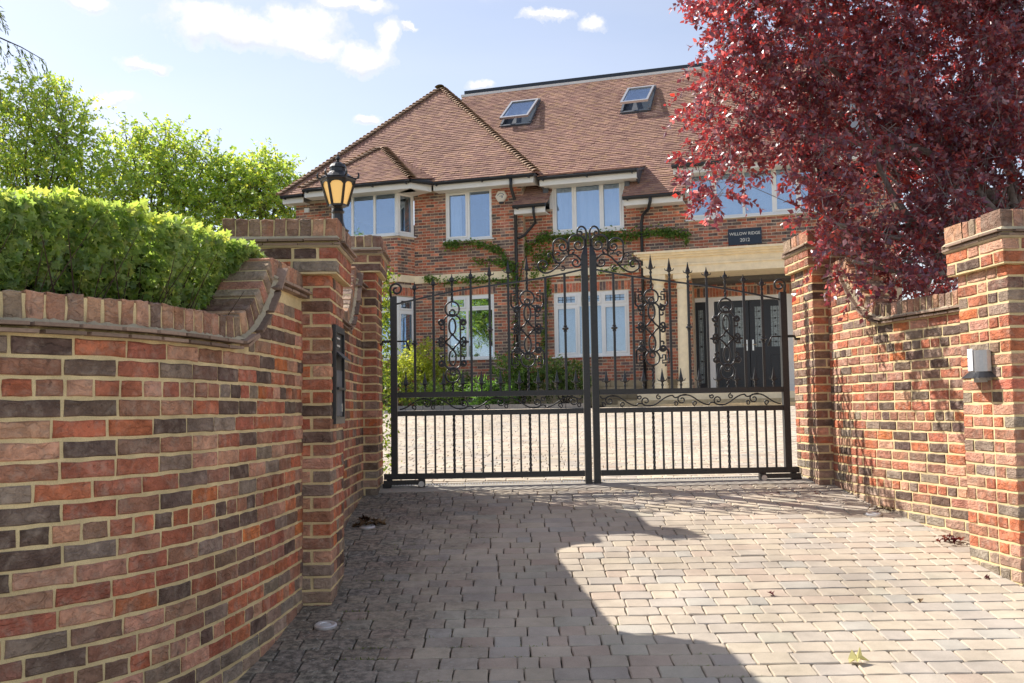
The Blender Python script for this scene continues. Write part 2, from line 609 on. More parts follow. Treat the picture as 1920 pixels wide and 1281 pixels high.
def leaf_mat(name, src, trans, fac=.4, rough=.4, spec=.5):
    """trans multiplies the leaf colour into the light that comes through"""
    t = NT(name)
    c = t.source(src)
    b = t.bsdf(c, rough, spec)
    tr = t.N('ShaderNodeBsdfTranslucent')
    t.L(t.mixc(1.0, c, trans, 'MULTIPLY'), tr.inputs[0])
    mx = t.N('ShaderNodeMixShader'); mx.inputs[0].default_value = fac
    t.L(b.outputs[0], mx.inputs[1]); t.L(tr.outputs[0], mx.inputs[2])
    return t.done(mx)


def glass_mat(name, fac=.5, tint=(.86, .92, .97), wave=.0, refl=(.66, .80, 1.0)):
    t = NT(name)
    g = t.N('ShaderNodeBsdfGlossy'); g.inputs['Roughness'].default_value = .015
    g.inputs[0].default_value = refl + (1,)
    n = t.noise(1.7, 2, .5)
    bp = t.N('ShaderNodeBump'); bp.inputs['Strength'].default_value = .35; bp.inputs['Distance'].default_value = .004 + wave
    t.L(n.outputs[0], bp.inputs['Height']); t.L(bp.outputs[0], g.inputs['Normal'])
    tr = t.N('ShaderNodeBsdfTransparent'); tr.inputs[0].default_value = tint + (1,)
    mx = t.N('ShaderNodeMixShader'); mx.inputs[0].default_value = fac
    t.L(tr.outputs[0], mx.inputs[1]); t.L(g.outputs[0], mx.inputs[2])
    return t.done(mx)


def bed_mat():
    t = NT('joint_sand')
    n = t.noise(3.0, 5, .65); f = t.noise(150, 3, .6)
    sep = t.N('ShaderNodeSeparateXYZ'); t.L(t.pos(), sep.inputs[0])
    near = t.ramp(sep.outputs[1], 8.5, 12.0, 1.0, 0.0)
    moss = t.mth('MULTIPLY', t.ramp(n.outputs[0], .5, .66), near)
    sand = t.mixc(near, (.52, .45, .35), (.06, .052, .042))
    col = t.mixc(moss, sand, (.075, .095, .018))
    col = t.mixc(t.ramp(f.outputs[0], .3, .7, 0, .4), col, (.12, .10, .07))
    return t.done(t.bsdf(col, .95, .1, bump=f.outputs[0], strength=.6, dist=.004))


def ground_mat():
    t = NT('lawn_soil')
    n = t.noise(.6, 6, .65); f = t.noise(40, 4, .7)
    col = t.mixc(t.ramp(n.outputs[0], .35, .65), (.05, .075, .02), (.075, .06, .035))
    col = t.mixc(t.ramp(f.outputs[0], .3, .7, 0, .5), col, (.03, .04, .015))
    return t.done(t.bsdf(col, .95, .1, bump=f.outputs[0], strength=.6, dist=.02))


M = {}
M['brick_o'] = brick_mat('wall_brick', 'obj'); M['brick_a'] = brick_mat('wall_brick_joined', 'attr')
M['hbrick_o'] = brick_mat('house_brick', 'obj', .5); M['hbrick_a'] = brick_mat('house_brick_joined', 'attr', .5)
M['mortar'] = mortar_mat('wall_mortar', (.90, .72, .40))
M['hmortar'] = mortar_mat('house_mortar', (.84, .67, .49))
M['fillet'] = mortar_mat('weathered_fillet', (.58, .49, .34), (.28, .25, .17))
M['tile_o'] = tile_mat('roof_tile', 'obj'); M['tile_a'] = tile_mat('roof_tile_joined', 'attr')
M['paver_o'] = paver_mat('block_paver', 'obj'); M['paver_a'] = paver_mat('block_paver_joined', 'attr')
M['bed'] = bed_mat(); M['ground'] = ground_mat()
M['iron'] = plain_mat('black_iron', (.026, .026, .027), .36, .5, 0, .3, 60, .25, .001)
M['gutter'] = plain_mat('black_gutter', (.02, .021, .024), .4, .5)
M['upvc'] = plain_mat('white_frame', (.90, .90, .89), .35, .4, 0, .03, 5)
M['soffit'] = plain_mat('white_board', (.86, .84, .79), .5, .3, 0, .05, 3)
M['stone'] = plain_mat('cast_stone', (.92, .78, .54), .85, .2, 0, .10, 6, .3, .002)
M['plinth'] = plain_mat('stone_plinth', (.50, .40, .25), .9, .1, 0, .18, 14, .4, .004)
M['lead'] = plain_mat('lead_flashing', (.13, .14, .16), .55, .4, .3, .15, 12)
M['ridge'] = plain_mat('dark_roof_edge', (.05, .06, .075), .6, .3)
M['glass'] = glass_mat('window_glass', .30)
M['glass_clear'] = glass_mat('clear_window_glass', .18)
M['glass_low'] = glass_mat('lower_window_glass', .42)
M['room'] = plain_mat('room_interior', (.16, .15, .14), .9, .1)
M['curtain'] = plain_mat('white_curtain', (.88, .88, .88), .9, .1, 0, .06, 8)
M['curtain2'] = plain_mat('green_grey_curtain', (.42, .43, .36), .9, .1, 0, .1, 8)
M['door'] = plain_mat('dark_door_paint', (.022, .026, .034), .35, .5)
M['chrome'] = plain_mat('satin_chrome', (.7, .7, .7), .25, .5, 1.0, .05)
M['leadline'] = plain_mat('lead_came', (.03, .03, .035), .5, .3)
M['signboard'] = plain_mat('slate_sign', (.035, .05, .075), .55, .4)
M['lettering'] = plain_mat('cream_lettering', (.75, .73, .66), .6, .3, 0, .02)
M['alarm'] = plain_mat('cream_plastic', (.78, .72, .60), .45, .4, 0, .03)
def amber_mat():
    t = NT('amber_lantern_glass')
    b = t.bsdf((.95, .62, .22), .45, .3)
    b.inputs['Emission Color'].default_value = (1.0, .60, .20, 1)
    b.inputs['Emission Strength'].default_value = .14
    return t.done(b)


M['amber'] = amber_mat()
M['concrete'] = plain_mat('pale_concrete', (.46, .42, .36), .9, .1, 0, .15, 18, .3)
M['granite'] = plain_mat('grey_kerb', (.24, .23, .22), .9, .1, 0, .15, 20, .3)
M['bark'] = plain_mat('bark', (.10, .08, .065), .9, .1, 0, .3, 30, .6, .01)
M['twig'] = plain_mat('grey_twig', (.24, .205, .18), .8, .2, 0, .25, 40)
M['dtwig'] = plain_mat('dark_twig', (.07, .05, .035), .9, .1, 0, .25, 40)
M['steel'] = plain_mat('brushed_steel', (.55, .54, .53), .4, .5, .8, .06, 60)
M['paper'] = plain_mat('laminated_note', (.82, .82, .84), .3, .5, 0, .03)
M['ink'] = plain_mat('ink', (.08, .12, .22), .6, .2)
M['lens'] = plain_mat('frosted_lens', (.55, .56, .55), .3, .5)

# ------------------------------------------------------------------ terrain and driveway
SLOPE = 0.1225


def gz(y):
    """height of the ground: the drive climbs to the gate, the forecourt climbs more gently to the house"""
    y = np.asarray(y, float)
    return np.where(y < -2, -.245, np.where(y < 9.4, SLOPE * y, np.where(y < 21.5, 1.1515 + .0537 * (y - 9.4), 1.8013)))


def sheet(name, xs, ys, dz, mat):
    V = [(x, y, float(gz(y)) + dz) for y in ys for x in xs]
    n = len(xs)
    F = [(j * n + i, j * n + i + 1, (j + 1) * n + i + 1, (j + 1) * n + i) for j in range(len(ys) - 1) for i in range(n - 1)]
    mb = MB(); mb.add(V, F)
    o = mb.build(name, mat)
    o['kind'] = 'structure'
    return o


YS = [-900, -200, -40, -8, -2, 0, 2, 4, 6, 8, 9.4, 12, 15, 18, 21.5, 24, 30, 40, 80, 250, 900]
terrain = sheet('ground', [-900, -200, -60, -20, -6, 0, 6, 20, 60, 200, 900], YS, -.10, M['ground'])
driveway = sheet('driveway', [-9, -3, 0, 3, 6, 12], [-7.5, -2, 0, 2, 4, 6, 8, 9.4, 12, 15, 18, 22.6], -.022, M['bed'])


M['apron'] = plain_mat('paved_apron', (.44, .39, .33), .9, .15, 0, .12, 5, .3, .003)
apron = sheet('pavement', [-30, -9, -3, 0, 3, 6, 12, 30], [-7.5, -5, -2, 0, 2.55], .0, M['apron'])  # unseen paving added around the camera to bounce light onto the left wall
M['asphalt'] = plain_mat('asphalt', (.06, .06, .062), .9, .2, 0, .2, 40, .4, .004)
road = sheet('road', [-80, -30, 0, 30, 80], [-15.5, -7.5], -.06, M['asphalt'])


# ------------------------------------------------------------------ paths for the curved walls
class Path:
    def __init__(self, pts, n=240):
        P = np.array(pts, float)
        Q = np.vstack([2 * P[0] - P[1], P, 2 * P[-1] - P[-2]])
        out = []
        for i in range(1, len(Q) - 2):
            for t in np.linspace(0, 1, 24, endpoint=False):
                p0, p1, p2, p3 = Q[i - 1:i + 3]
                out.append(.5 * ((2 * p1) + (-p0 + p2) * t + (2 * p0 - 5 * p1 + 4 * p2 - p3) * t ** 2 + (-p0 + 3 * p1 - 3 * p2 + p3) * t ** 3))
        out.append(Q[-2])
        out = np.array(out)
        d = np.r_[0, np.cumsum(np.linalg.norm(np.diff(out, axis=0), axis=1))]
        self.len = d[-1]
        self.s = np.linspace(0, self.len, n)
        self.p = np.stack([np.interp(self.s, d, out[:, 0]), np.interp(self.s, d, out[:, 1])], 1)
        self.t = np.gradient(self.p, self.s, axis=0)
        self.t /= np.linalg.norm(self.t, axis=1, keepdims=True)

    def at(self, s):
        p = np.array([np.interp(s, self.s, self.p[:, 0]), np.interp(s, self.s, self.p[:, 1])])
        t = np.array([np.interp(s, self.s, self.t[:, 0]), np.interp(s, self.s, self.t[:, 1])])
        return p, t / np.linalg.norm(t)


LEFT_PATH = Path([(-1.20, 5.82), (-1.215, 5.4), (-1.245, 5.0), (-1.30, 4.55), (-1.37, 4.2), (-1.47, 3.92), (-1.62, 3.68), (-1.82, 3.47), (-2.1, 3.28), (-2.5, 3.12), (-3.2, 2.95)])
RIGHT_PATH = Path([(2.80, 9.10), (2.81, 8.6), (2.86, 8.1), (2.95, 7.6), (3.05, 7.1), (3.15, 6.55), (3.2, 6.3)])
INNER_PATH = Path([(-1.30, 8.85), (-1.29, 8.2), (-1.26, 7.5), (-1.22, 6.9), (-1.18, 6.2)])

# paving blocks, rows across the drive
PAVE_COL = [(.50, .42, .325), (.49, .415, .325), (.465, .40, .325), (.51, .43, .325), (.45, .39, .325), (.485, .385, .30), (.43, .39, .33), (.45, .375, .295), (.475, .425, .335)]
ROW = .145
PAVE_LEN = [.105, .135, .165, .185, .205]
pv = [paver_shape(l - .0055, ROW - .007, .05, 100 + i * 5 + k) for i, l in enumerate(PAVE_LEN) for k in range(4)]
pav = Pieces(pv)


def left_edge(y):
    if y < 5.85:
        i = np.argmin(np.abs(LEFT_PATH.p[:, 1] - y)); return LEFT_PATH.p[i, 0] - .12
    return -1.35


def lay_rows(y0, y1, xl, xr, tilt, row_yaw=0.0):
    y = y0
    k = 0
    while y < y1:
        x = xl(y) - RNG.uniform(0, .2)
        end = xr(y)
        while x < end:
            i = RNG.choice(5, p=[.14, .18, .24, .24, .2])
            l = PAVE_LEN[i]
            cx = x + l / 2
            col = np.array(PAVE_COL[RNG.choice(9, p=[.2, .16, .14, .14, .1, .1, .05, .05, .06])]) * RNG.uniform(.94, 1.06)
            ang = RNG.normal(0, .006)
            tx = tilt + RNG.normal(0, .0045); ty = RNG.normal(0, .0045)
            Rm = np.array(Matrix.Rotation(tx, 3, 'X') @ Matrix.Rotation(ty, 3, 'Y') @ Matrix.Rotation(ang, 3, 'Z'))
            yy = y + RNG.normal(0, .0015)
            pav.add((cx, yy, float(gz(yy)) + RNG.normal(0, .001)), Rm, (1, 1, 1), col, i * 4 + RNG.randint(4))
            x += l
        y += ROW * math.cos(tilt)
        k += 1


lay_rows(2.6, 9.02, left_edge, lambda y: 3.35 if y > 6.0 else 4.6, math.atan(SLOPE))
PAVE_COL = [tuple(v * 1.12 for v in c) for c in PAVE_COL]
lay_rows(9.30, 22.0, lambda y: -3.6, lambda y: 4.2 + (y - 9) * .42, math.atan(.0537))
pav.emit(driveway, 'paver', M['paver_o'], M['paver_a'], 300, out_axis=2, mass_name='paver_field')

# ------------------------------------------------------------------ boundary walls
PAL = [(S(194, 116, 84), .15), (S(180, 110, 86), .19), (S(198, 148, 122), .15), (S(110, 90, 80), .15), (S(152, 132, 116), .11), (S(166, 118, 96), .16), (S(138, 108, 92), .07), (S(206, 122, 76), .02)]
PALC = np.array([p[0] for p in PAL]); PALP = np.array([p[1] for p in PAL]); PALP /= PALP.sum()
CAPC = np.array([S(170, 134, 112), S(184, 136, 110), S(150, 124, 106), S(194, 148, 120), S(174, 150, 128), S(144, 114, 96)])


def brick_col(k=1.0):
    c = PALC[RNG.choice(len(PALC), p=PALP)]
    return c * RNG.uniform(.95, 1.05, 3) * RNG.uniform(.82, 1.14) * k


def cap_col():
    return CAPC[RNG.randint(len(CAPC))] * RNG.uniform(.8, 1.15) * RNG.uniform(.95, 1.05, 3)


def new_bricks(D=.1025):
    vs = []
    for k in range(8): vs.append(brick_shape(.213, D, .061, seed=20 + k))
    for k in range(6): vs.append(brick_shape(.1005, D, .061, j=.0024, seed=60 + k))
    for k in range(6): vs.append(brick_shape(.062, .215, .105, j=.004, seed=90 + k))
    return Pieces(vs)


def frame(n3):
    """columns: along, into the wall, up"""
    y = -np.asarray(n3, float); z = np.array([0, 0, 1.0]); x = np.cross(y, z)
    return np.stack([x, y, z], 1)


def sweep_wall(name, label, path, side, top, zlow, label_loc_s=0.0, header_rows=(5, 11, 17), cap=True, smax=None):
    p0, _ = path.at(label_loc_s)
    root = thing(name, label, 'wall', (p0[0], p0[1], float(gz(p0[1]))))
    smax = smax or path.len
    sg = np.linspace(0, smax, 200)
    P = np.array([path.at(s)[0] for s in sg]); T = np.array([path.at(s)[1] for s in sg])
    Nn = np.stack([-T[:, 1], T[:, 0]], 1) * side
    tops = np.array([top(s) for s in sg])
    # mortar core
    rec, th = .006, .215
    V = []
    for i in range(len(sg)):
        o = P[i] - Nn[i] * rec; b = P[i] - Nn[i] * (th - .004)
        zb = float(gz(P[i][1])) - .25
        V += [(o[0], o[1], zb), (o[0], o[1], tops[i] - .008), (b[0], b[1], tops[i] - .008), (b[0], b[1], zb)]
    F = []
    for i in range(len(sg) - 1):
        for k in range(4):
            a, b2 = i * 4 + k, i * 4 + (k + 1) % 4
            F.append((a, b2, b2 + 4, a + 4))
    F += [(0, 1, 2, 3), tuple(len(V) - 4 + k for k in (3, 2, 1, 0))]
    core = MB(); core.add(V, F); core.build('mortar', M['mortar'], root)
    bricks = new_bricks(.06)
    z = zlow - .155 - .0375
    # rows above the low coping exist only where the wall is ramped up
    rows = [zlow - .155 + .075 * (k + .5) for k in range(8)][::-1] + [zlow - .155 - .075 * (k + .5) for k in range(30)]
    for ri, zc in enumerate(rows):
        ok = tops - .150 > zc + .036
        if not ok.any(): continue
        last = sg[np.where(ok)[0].max()] if not ok.all() else smax
        header = (ri % 7) == 3
        s = -RNG.uniform(0, .2) if ri % 2 else -RNG.uniform(.0, .1)
        while s < last:
            l = (.1025 if header else .215) * RNG.uniform(.985, 1.015)
            e = min(s + l, last); st = max(s, 0)
            if e - st > .03:
                p, t = path.at((st + e) / 2)
                if zc > float(gz(p[1])) - .09:
                    n = np.array([-t[1], t[0]]) * side
                    full = .1025 if header else .215
                    vi = (8 + RNG.randint(6)) if header else RNG.randint(8)
                    c = p - n * (.0295 + RNG.uniform(-.0015, .0015))
                    low = zc - float(gz(p[1])) < .15
                    col = brick_col()
                    if low: col = col * .4 + np.array([.42, .37, .29]) * RNG.uniform(.35, .65)
                    bricks.add((c[0], c[1], zc), frame((n[0], n[1], 0)), ((e - st) / full, 1, RNG.uniform(.97, 1.02)), col, vi)
            s += l + .0125
    # brick-on-edge coping that follows the ramp
    prof = np.stack([sg, tops], 1)
    d = np.r_[0, np.cumsum(np.linalg.norm(np.diff(prof, axis=0), axis=1))]
    coping = new_bricks(.06)
    u = .04
    tiles = Pieces([plain_box(.25, .30, .013, True), plain_box(.25, .285, .013, True)])
    fv = []
    def place(uu, down):
        s = np.interp(uu, d, sg); zt = np.interp(uu, d, tops)
        ds = np.interp(uu + .03, d, sg) - np.interp(uu - .03, d, sg); dz = np.interp(uu + .03, d, tops) - np.interp(uu - .03, d, tops)
        a = math.atan2(dz, ds)
        p, t = path.at(s); n = np.array([-t[1], t[0]]) * side
        n3 = np.array([n[0], n[1], 0]); t3 = np.array([t[0], t[1], 0])
        x = t3 * math.cos(a) + np.array([0, 0, math.sin(a)])
        zz = -t3 * math.sin(a) + np.array([0, 0, math.cos(a)])
        if side > 0: x = -x
        y = np.cross(zz, x)
        pos = np.array([p[0], p[1], zt]) - zz * down - n3 * .1075
        return pos, np.stack([x, y, zz], 1), n3, zz
    while u < d[-1] - .03:
        pos, Rm, n3, zz = place(u, .0525)
        coping.add(pos - n3 * .002 + zz * RNG.normal(0, .002), Rm, (RNG.uniform(.92, 1.05), 1.04, 1), cap_col(), 14 + RNG.randint(6))
        u += .0755
    for lay, down in enumerate((.118, .143)):
        u = .02 + .13 * lay
        while u < d[-1] - .05:
            pos, Rm, n3, zz = place(u, down)
            tiles.add(pos + n3 * (.012 - .008 * lay), Rm, (RNG.uniform(.92, .98) * .66, 1.0, 1), np.array(S(150, 128, 112)) * RNG.uniform(.6, 1.25), lay)
            u += .17
    # weathered mortar fillet above the creasing tiles
    us = np.linspace(.01, d[-1], 260); V = []; F = []
    for uu in us:
        pos, Rm, n3, zz = place(uu, 0)
        q = pos + n3 * .1075
        jj = RNG.normal(0, .0035, 3); V += [q - zz * (.097 + jj[0]) + n3 * .003, q - zz * (.1105 + abs(jj[1]) * .3) + n3 * (.022 + jj[2]), q - zz * .112 - n3 * .02]
    for i in range(len(us) - 1):
        for k in range(3):
            a, b2 = i * 3 + k, i * 3 + (k + 1) % 3
            F.append((a, b2, b2 + 3, a + 3))
    fl = MB(); fl.add(V, F); fl.build('fillet', M['fillet'], root)
    bricks.emit(root, 'brick', M['brick_o'], M['brick_a'], 300, seen=lambda p: True)
    coping.emit(root, 'coping_brick', M['brick_o'], M['brick_a'], 200)
    tiles.emit(root, 'creasing_tile', M['tile_o'], M['tile_a'], 120)
    return root


def ramp_top(lo, hi, s_hi, s_lo):
    def f(s):
        if s <= s_hi: return hi
        if s >= s_lo: return lo
        q = (s - s_hi) / (s_lo - s_hi)
        return lo + (hi - lo) * (1 - q) ** 2.0
    return f


left_wall = sweep_wall('boundary_wall', 'curved red brick wall in the left foreground with hedge above it', LEFT_PATH, 1, ramp_top(2.245, 2.60, .66, 1.22), 2.245)
right_wall = sweep_wall('boundary_wall', 'sunlit brick wall between the two right-hand piers, its coping swept down in a curve', RIGHT_PATH, -1, ramp_top(2.57, 3.03, .62, 1.30), 2.57)
inner_wall = sweep_wall('boundary_wall', 'narrow shaded brick wall between the two left-hand piers', INNER_PATH, 1, ramp_top(2.57, 3.0, .5, 1.1), 2.57)


# ------------------------------------------------------------------ gate piers
def pier(label, corner, which, yaw, ztop):
    """square brick pier; corner is its front corner next to the drive, yaw turns it"""
    u = np.array([math.cos(yaw), math.sin(yaw), 0]); v = np.array([-math.sin(yaw), math.cos(yaw), 0])
    h = .281
    sgn = -1 if which == 'R' else 1          # which: the front corner that is given
    c = np.array([corner[0], corner[1], 0]) + u * h * sgn + v * h
    zg = float(gz(c[1]))
    root = thing('gate_pier', label, 'pier', (c[0], c[1], zg))
    Rz = np.stack([u, v, np.array([0, 0, 1.0])], 1)
    W = lambda P: np.asarray(P, float) @ Rz.T + np.array([c[0], c[1], 0])
    zs = ztop - .315
    core = MB()
    hb = h - .006
    core.box((-hb, -hb, zg - .3), (hb, hb, zs), M=W)
    core.box((-hb - .045, -hb - .045, zs - .004), (hb + .045, hb + .045, ztop - .155), M=W)
    core.box((-.325, -.325, ztop - .156), (.325, .325, ztop - .1), M=W)
    core.box((-hb - .045, -hb - .045, ztop - .101), (hb + .045, hb + .045, ztop - .006), M=W)
    core.build('mortar', M['mortar'], root)
    br = new_bricks(.1025)
    faces = [(-v, u), (u, v), (v, -u), (-u, -v)]      # outward normal, direction along the face

    def course(zc, hh, odd, corbel=False):
        for fi, (n, al) in enumerate(faces):
            full = (fi % 2 == 0) == (not odd)
            units = [2, 1, 2] if full else ([2, 1] if (odd + fi // 2) % 2 else [1, 2])
            span = 2 * hh if full else 2 * hh - .225
            pitch = span / sum(units)
            a = -span / 2
            for ui, un in enumerate(units):
                l = un * pitch
                b0 = a + (0 if full and ui == 0 else .0055); b1 = a + l - (0 if full and ui == len(units) - 1 else .0055)
                cc = np.array([c[0], c[1], 0]) + al * ((b0 + b1) / 2) + n * (hh - .05125 + RNG.uniform(-.001, .0015))
                wid = b1 - b0
                nom, vi = (.215, RNG.randint(8)) if un == 2 else (.1025, 8 + RNG.randint(6))
                col = brick_col()
                if zc - zg < .16: col = col * .4 + np.array([.36, .33, .26]) * RNG.uniform(.35, .65)
                br.add((cc[0], cc[1], zc), frame(n), (wid / nom, 1, RNG.uniform(.97, 1.02)), col, vi)
                a += l
    k = 0
    zc = zs - .0375
    while zc > zg - .15:
        course(zc, h, k % 2); zc -= .075; k += 1
    course(zs + .0375, h + .045, 0)
    course(zs + .1125, h + .045, 1)
    br.emit(root, 'brick', M['brick_o'], M['brick_a'], 160)
    # tile creasing in two layers with a fillet above, then brick on edge
    tl = Pieces([plain_box(.2, .2, .014, True)])
    for lay, (zz, hh) in enumerate(((ztop - .150, .345), (ztop - .128, .362))):
        for fi, (n, al) in enumerate(faces):
            a = -hh + .1 * (lay + 1) * .5
            while a < hh:
                l = min(.2, hh - a)
                if l > .03:
                    cc = np.array([c[0], c[1], 0]) + al * (a + l / 2) + n * (hh - .1)
                    tl.add((cc[0], cc[1], zz + RNG.normal(0, .001) + fi * .0006), frame(n), ((l - .006) / .2, 1, 1), np.array(S(150, 128, 112)) * RNG.uniform(.6, 1.25), 0)
                a += .2
    tl.emit(root, 'creasing_tile', M['tile_o'], M['tile_a'], 60)
    fm = MB(); s2 = math.sqrt(2)
    V = W(np.array([(sx * a, sy * a, z) for z, a in ((ztop - .1205, .344), (ztop - .102, .327)) for sx, sy in ((-1, -1), (1, -1), (1, 1), (-1, 1))]))
    fm.add(V, [(0, 1, 5, 4), (1, 2, 6, 5), (2, 3, 7, 6), (3, 0, 4, 7), (3, 2, 1, 0), (4, 5, 6, 7)])
    V = W(np.array([(sx * a, sy * a, z) for z, a in ((ztop - .168, .33), (ztop - .157, .342)) for sx, sy in ((-1, -1), (1, -1), (1, 1), (-1, 1))]))
    fm.add(V, [(0, 1, 5, 4), (1, 2, 6, 5), (2, 3, 7, 6), (3, 0, 4, 7), (3, 2, 1, 0), (4, 5, 6, 7)])
    fm.build('fillet', M['fillet'], root)
    cp = new_bricks(.06)
    hs = h + .045
    for fi, (n, al) in enumerate(faces):
        span = 2 * hs if fi % 2 == 0 else 2 * hs - .43
        cnt = int(round(span / .0755)); pitch = span / cnt
        for k in range(cnt):
            e0 = -span / 2 + pitch * k + (-.001 if fi % 2 == 0 and k == 0 else .005); e1 = -span / 2 + pitch * (k + 1) - (-.001 if fi % 2 == 0 and k == cnt - 1 else .005)
            cc = np.array([c[0], c[1], 0]) + al * ((e0 + e1) / 2) + n * (hs - .1075 + RNG.uniform(-.001, .004))
            cp.add((cc[0], cc[1], ztop - .0525 + RNG.normal(0, .002)), frame(n), ((e1 - e0) / .062, 1, 1), cap_col(), 14 + RNG.randint(6))
    cp.emit(root, 'coping_brick', M['brick_o'], M['brick_a'], 60)
    return root, W, c


PIER_NL = pier('brick gate pier in the left foreground with a black post box in its side', (-1.04, 5.80), 'R', R(2), 2.91)
PIER_FL = pier('brick gate pier left of the gate, carrying the lantern', (-1.18, 8.80), 'R', R(2), 3.33)
PIER_NR = pier('sunlit brick gate pier at the right edge with a steel wall light', (2.93, 5.95), 'L', R(5), 2.93)
PIER_FR = pier('brick gate pier right of the gate, under the red leaves', (2.665, 8.93), 'L', R(3), 3.34)

# ------------------------------------------------------------------ house
HY = R(18)
HD = np.array([math.cos(HY), -math.sin(HY), 0]); HN = np.array([-math.sin(HY), -math.cos(HY), 0]); HO = np.array([0, 25.2, 0])


def hw(P):
    """house coordinates (along the front, towards the drive, up) to world"""
    P = np.asarray(P, float)
    return HO + P[..., 0:1] * HD + P[..., 1:2] * HN + P[..., 2:3] * np.array([0, 0, 1.0])


house = thing('brick_house', 'large red brick house with tiled hipped roof and white windows behind the gate', 'house', tuple(hw((0, 0, 1.75))))
FLOOR = 1.7
HB = [(S(190, 110, 84), .30), (S(208, 134, 104), .16), (S(112, 94, 90), .24), (S(166, 104, 86), .16), (S(144, 114, 102), .14)]
HBC = np.array([p[0] for p in HB]); HBP = np.array([p[1] for p in HB]); HBP /= HBP.sum()


def hcol():
    return HBC[RNG.choice(len(HBC), p=HBP)] * RNG.uniform(.85, 1.15) * RNG.uniform(.95, 1.05, 3)


house_wall_core = MB()
hbr = Pieces([plain_box(.213, .04, .061), plain_box(.064, .04, .215)])


def wall_panel(a0, b0, a1, b1, z0, z1, holes, thick=.25, soldier=()):
    """brick wall from (a0,b0) to (a1,b1) in house plan, with rectangular holes (s0, s1, z0, z1) along it"""
    A = np.array([a0, b0]); B = np.array([a1, b1]); Ln = np.linalg.norm(B - A); t = (B - A) / Ln
    n = np.array([-t[1], t[0]])           # towards +b for walls that run along +a
    n3 = n[0] * HD + n[1] * HN
    def pt(s, o, z): q = A + t * s + n * o; return (q[0], q[1], z)
    ss = sorted({0, Ln, *[h[0] for h in holes], *[h[1] for h in holes]}); ss = [s for s in ss if 0 <= s <= Ln]
    for i in range(len(ss) - 1):
        sm = (ss[i] + ss[i + 1]) / 2
        cuts = sorted([(h[2], h[3]) for h in holes if h[0] < sm < h[1]])
        z = z0
        for lo, hi in cuts + [(z1, z1)]:
            if lo > z + .001:
                V = hw(np.array([pt(ss[i], -thick, z), pt(ss[i + 1], -thick, z), pt(ss[i + 1], -.003, z), pt(ss[i], -.003, z),
                                 pt(ss[i], -thick, lo), pt(ss[i + 1], -thick, lo), pt(ss[i + 1], -.003, lo), pt(ss[i], -.003, lo)]))
                house_wall_core.add(V, BOXF)
            z = max(z, hi)
    holes2 = list(holes) + [(s[0], s[1], s[2], s[3]) for s in soldier]
    Rm = frame(n3)
    k = 0
    zc = z0 + .0375
    while zc < z1 - .03:
        blocked = sorted([(h[0], h[1]) for h in holes2 if h[2] - .035 < zc < h[3] + .035])
        free = []; s = 0
        for lo, hi in blocked:
            if lo > s: free.append((s, lo))
            s = max(s, hi)
        if s < Ln: free.append((s, Ln))
        for lo, hi in free:
            s = math.floor((lo - (k % 2) * .1125) / .225) * .225 + (k % 2) * .1125
            while s < hi:
                st, e = max(s, lo), min(s + .215, hi)
                if e - st > .02:
                    c = hw(np.array(pt((st + e) / 2, -.02 + RNG.uniform(-.0015, .0015), zc)))
                    hbr.add(c, Rm, ((e - st) / .215, 1, 1), hcol(), 0)
                s += .225
        zc += .075; k += 1
    for (s0, s1, sz0, sz1) in soldier:       # brick lintels of upright bricks
        cnt = int((s1 - s0) / .075); pitch = (s1 - s0) / cnt
        for i in range(cnt):
            c = hw(np.array(pt(s0 + pitch * (i + .5), -.018, (sz0 + sz1) / 2)))
            hbr.add(c, Rm, ((pitch - .01) / .064, 1, (sz1 - sz0 - .01) / .215), hcol() * 1.15, 1)


LB0, LB1 = -6.08, .34
BAYL, BAYR, BAYFL, BAYFR, BAYD = -5.0, -2.61, -4.745, -2.865, .5
MB_ = -.2          # the middle range stands slightly back
W_U2 = (-1.74, -.49, 6.12, 7.40); W_G2 = (-1.73, -.46, 3.08, 4.70)
W_M1 = (1.05, 2.86, 6.14, 7.41); W_MG = (1.04, 2.93, 3.07, 4.66); W_BIG = (4.42, 7.4, 6.25, 7.45)
wall_panel(BAYR, 0, LB1, 0, FLOOR, 7.46, [(w[0] - BAYR, w[1] - BAYR, w[2], w[3]) for w in (W_U2, W_G2)], soldier=[(W_G2[0] - BAYR - .05, W_G2[1] - BAYR + .05, 4.705, 4.93)])
wall_panel(LB0, 0, BAYL, 0, FLOOR, 7.46, [])
for z0, z1, sol in ((FLOOR, 3.10, False), (4.72, 6.28, True)):
    for (a0, b0, a1, b1) in ((BAYL, 0, BAYFL, BAYD), (BAYFL, BAYD, BAYFR, BAYD), (BAYFR, BAYD, BAYR, 0)):
        ln = math.hypot(a1 - a0, b1 - b0)
        wall_panel(a0, b0, a1, b1, z0, z1, [], .2, soldier=[(0, ln, 4.73, 4.95)] if sol else ())
wall_panel(LB1, MB_, 4.1, MB_, FLOOR, 6.78, [(w[0] - LB1, w[1] - LB1, w[2], min(w[3], 6.9)) for w in (W_M1, W_MG)], soldier=[(W_MG[0] - LB1 - .05, W_MG[1] - LB1 + .05, 4.665, 4.89)])
wall_panel(4.1, MB_, 9.0, MB_, FLOOR, 6.9, [(W_BIG[0] - 4.1, W_BIG[1] - 4.1, W_BIG[2], 7.0), (.36, 3.6, 2.0, 4.86)])
wall_panel(4.30, -.92, 7.9, -.92, 2.0, 5.0, [(.03, 2.75, 2.05, 4.44)], .2, soldier=[(.03, 2.75, 4.45, 4.68)])
